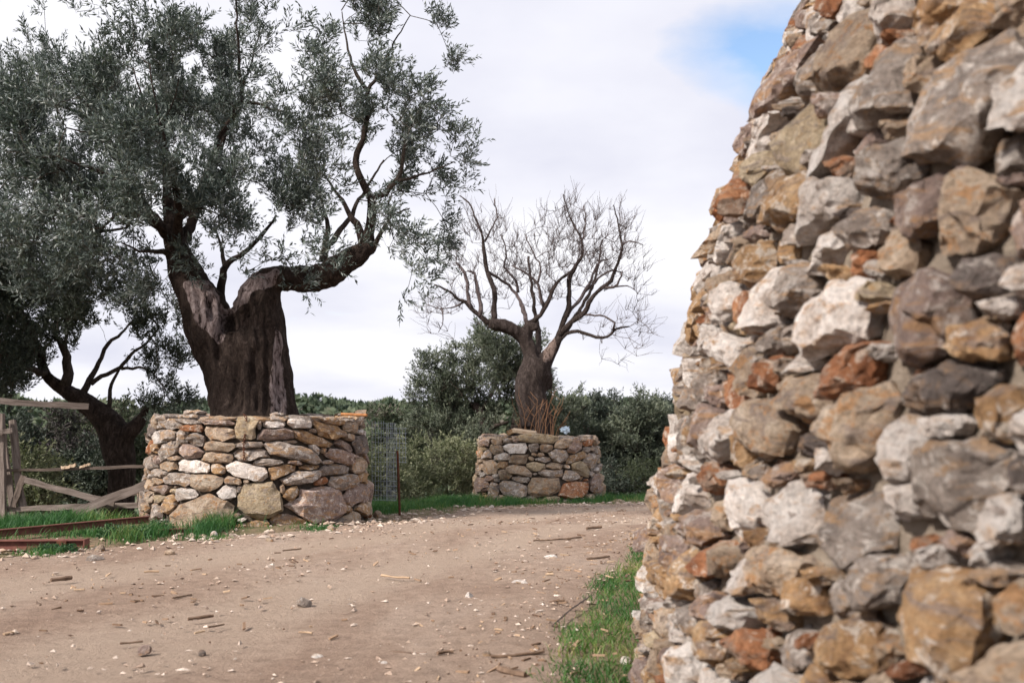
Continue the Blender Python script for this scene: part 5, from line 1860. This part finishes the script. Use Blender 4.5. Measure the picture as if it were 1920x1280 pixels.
BF = np.array([(0, 3, 2, 1), (4, 5, 6, 7), (0, 1, 5, 4), (1, 2, 6, 5), (2, 3, 7, 6), (3, 0, 4, 7)])
put('bark_litter', V.reshape(-1, 3), (np.arange(n)[:, None, None] * 8 + BF[None]).reshape(-1, 4), CHIP, attrs={'rnd': np.repeat(rs.rand(n), 8)}, kind='stuff', label='bark chips and twig litter scattered on the dirt road', cat='litter')


# ------------------------------------------------------------------ grass and weeds
def blades(P, H, Wd, rs, name, mat, label, bend=0.5, tone=None, zoff=None):
    n = len(P)
    z = gz(P[:, 0], P[:, 1]) if zoff is None else zoff
    p0 = np.stack([P[:, 0], P[:, 1], z - 0.01], 1)
    a = rs.uniform(0, 6.28, n)
    ln = np.stack([np.cos(a), np.sin(a), np.zeros(n)], 1) * (H * rs.uniform(0.15, 1.0, n) * bend)[:, None]
    b2 = rs.uniform(0, 6.28, n)
    sd_ = np.stack([np.cos(b2), np.sin(b2), np.zeros(n)], 1) * (Wd * 0.5)[:, None]
    up_ = np.zeros((n, 3))
    up_[:, 2] = H
    p1 = p0 + up_ * 0.55 + ln * 0.35
    p2 = p0 + up_ * 0.95 + ln * 1.1
    V = np.stack([p0 - sd_, p0 + sd_, p1 + sd_ * 0.8, p1 - sd_ * 0.8, p2], 1).reshape(-1, 3)
    i5 = np.arange(n)[:, None] * 5
    Q = i5 + np.array([[0, 1, 2, 3]])
    T = i5 + np.array([[3, 2, 4]])
    if tone is None:
        tone = np.clip(fbm(P[:, 0] * 2, P[:, 1] * 2, 3, 3) * 1.2 - 0.25, 0, 0.6) + rs.rand(n) * 0.4
    put(name, V, [Q, T], mat, attrs={'rnd': np.repeat(np.clip(tone, 0, 1), 5)}, kind='stuff', label=label, cat='grass')


rs = R_(800)
N = 150000
Pq = np.stack([rs.uniform(0.0, 4.6, N), rs.uniform(4.2, 16.5, N)], 1)
sB_ = -seg_sd(Pq, REDGE) + 0.30 * (fbm(Pq[:, 0] * 1.6, Pq[:, 1] * 1.6, 55, 4) - 0.46) * 2
dw = np.hypot(Pq[:, 0] - wc[0], Pq[:, 1] - wc[1]) - WR
dens = np.clip((sB_ + 0.02) / 0.25, 0, 1) * (0.35 + 0.65 * np.clip(fbm(Pq[:, 0] * 3, Pq[:, 1] * 3, 56, 3) * 2 - 0.3, 0, 1))
ok = (sB_ > 0) & (dw > 0.01) & (rs.rand(N) < dens * 0.9) & (dw < 2.6)
Pq = Pq[ok]
dw = dw[ok]
H = (0.025 + 0.085 * rs.rand(len(Pq)) ** 1.8) * (0.75 + 0.6 * fbm(Pq[:, 0] * 2, Pq[:, 1] * 2, 57, 3))
tone = np.clip((fbm(Pq[:, 0] * 2.2, Pq[:, 1] * 2.2, 58, 3) - 0.30) * 1.5, 0, 0.65) + rs.rand(len(Pq)) ** 2 * 0.5
blades(Pq, H, np.full(len(Pq), 0.008), rs, 'grass', GRASS_Y, 'short green and yellowing grass strip at the tall wall foot', 1.3, tone)

# verge grass in clumps: px ellipse (x, y of foot, rx, ry) -> ground
CL = [(90, 985, 120, 22, 0.26, 7000), (210, 975, 90, 18, 0.24, 4500), (30, 995, 60, 12, 0.22, 2500), (270, 1006, 36, 8, 0.22, 1800), (170, 1003, 60, 6, 0.12, 1500), (415, 988, 34, 7, 0.30, 2600), (440, 982, 22, 6, 0.34, 1500),
      (520, 978, 36, 7, 0.26, 2200), (580, 976, 40, 9, 0.13, 2000), (650, 964, 60, 9, 0.17, 3600), (720, 956, 40, 10, 0.24, 3600), (780, 952, 60, 10, 0.17, 5000), (850, 945, 60, 10, 0.22, 6500), (895, 940, 24, 8, 0.25, 2200),
      (960, 942, 34, 7, 0.22, 3000), (1010, 940, 36, 6, 0.2, 2800), (1085, 941, 30, 5, 0.16, 1800), (1120, 936, 30, 6, 0.25, 1800), (600, 992, 34, 5, 0.08, 900), (400, 1010, 30, 4, 0.08, 800), (95, 1036, 40, 6, 0.12, 1300), (700, 935, 20, 12, 0.3, 1500),
      (1200, 935, 60, 5, 0.16, 2200), (800, 935, 80, 6, 0.2, 4000), (60, 965, 80, 6, 0.25, 3000)]
PP, HH = [], []
for (x, y, rx, ry, h_, n) in CL:
    c_ = onground(x, y)
    sx = rx * c_[1] / FPX
    far = onground(x, max(y - ry, 905))
    sy = min(max(far[1] - c_[1], 0.15), 1.3)
    q = rs.normal(0, 0.55, (n, 2))
    Pq = np.stack([c_[0] + q[:, 0] * sx, c_[1] + q[:, 1] * sy], 1)
    keepm = np.hypot(Pq[:, 0] - P1.c[0], Pq[:, 1] - P1.c[1]) > 1.93
    keepm &= np.hypot(Pq[:, 0] - P2.c[0], Pq[:, 1] - P2.c[1]) > 1.68
    keepm &= rs.rand(n) < np.clip(fbm(Pq[:, 0] * 4, Pq[:, 1] * 4, 61, 3) * 2.6 - 0.5, 0.05, 1)
    PP.append(Pq[keepm])
    HH.append((h_ * (0.25 + 0.95 * rs.rand(n)) * (0.5 + 1.0 * fbm(Pq[:, 0] * 5, Pq[:, 1] * 5, 64, 2)))[keepm])
PP, HH = np.concatenate(PP), np.concatenate(HH)
blades(PP, HH, 0.007 + 0.005 * rs.rand(len(PP)), rs, 'grass', GRASS, 'lush green grass tufts along the verge around both planters', 0.9,
       np.clip((fbm(PP[:, 0] * 1.7, PP[:, 1] * 1.7, 3, 3) - 0.25) * 1.3, 0, 0.6) + rs.rand(len(PP)) ** 1.5 * 0.5)
# verge carpet
N = 40000
Pq = np.stack([rs.uniform(-11, 8, N), rs.uniform(9, 32, N)], 1)
sA_ = seg_sd(Pq, EDGE)
nn_ = fbm(Pq[:, 0] * 0.9, Pq[:, 1] * 0.9, 63, 4)
ok = (sA_ > 1.1) & (sA_ < 6) & (nn_ > 0.44) & (np.hypot(Pq[:, 0] - P1.c[0], Pq[:, 1] - P1.c[1]) > 1.95) & (np.hypot(Pq[:, 0] - P2.c[0], Pq[:, 1] - P2.c[1]) > 1.7)
Pq = Pq[ok]
blades(Pq, 0.06 + 0.16 * rs.rand(len(Pq)), np.full(len(Pq), 0.010), rs, 'grass', GRASS, 'rough grass behind the fence and between the planters', 0.8)
# broad-leaved weeds
WD = [(250, 1010, 45, 0.22), (300, 1000, 30, 0.2), (540, 962, 28, 0.30), (510, 968, 22, 0.24), (440, 985, 26, 0.2), (715, 950, 30, 0.28), (975, 940, 26, 0.24), (120, 1035, 30, 0.10), (90, 1037, 24, 0.10), (205, 1008, 26, 0.2), (600, 972, 30, 0.12)]
for k_, (x, y, rx, h_) in enumerate(WD):
    c_ = onground(x, y)
    n = 420
    sx = rx * c_[1] / FPX
    q = rnd_dirs(n, rs) * (rs.rand(n) ** 0.5)[:, None]
    pos = np.stack([c_[0] + q[:, 0] * sx, c_[1] + q[:, 1] * sx * 0.7, c_[2] + np.abs(q[:, 2]) * h_], 1)
    V, F, A = leaf_cloud(pos, rnd_dirs(n, rs) + np.array([0, 0, 0.3]), rs.uniform(0.025, 0.055, n), rs.uniform(0.014, 0.028, n), rs, rs.rand(n))
    lab = ['leafy weed clump sprawling over the rusty beams', 'leafy weed beside the beam stub', 'tall leafy weed against the larger planter boulders', 'weed left of the tall leafy weed at planter foot', 'weed in front of the big cream boulder', 'weed at the right foot of the larger planter',
           'weed at the smaller planter foot', 'flat green weed below the short beam', 'small creeping weed at the left road edge', 'weed behind the short beam end', 'low weed on the gravel before the larger planter'][k_]
    wt = thing('weed', tuple(c_), lab, 'weed', 'weeds on the verge')
    put('leaves', V, F, WEED, wt, attrs={'rnd': A})
    st_ = [(np.array([c_, c_ + (p_ - c_) * 0.5 + np.array([0, 0, 0.02]), p_]), np.array([0.003, 0.002, 0.001])) for p_ in pos[::12]]
    V, F = tubes(st_, 3, False)
    put('stems', V, F, WEED, wt, attrs={'rnd': np.full(len(V), 0.6)})
print('tris', sum(len(o.data.polygons) for o in bpy.data.objects if o.type == 'MESH'), 'objs', len(bpy.data.objects))
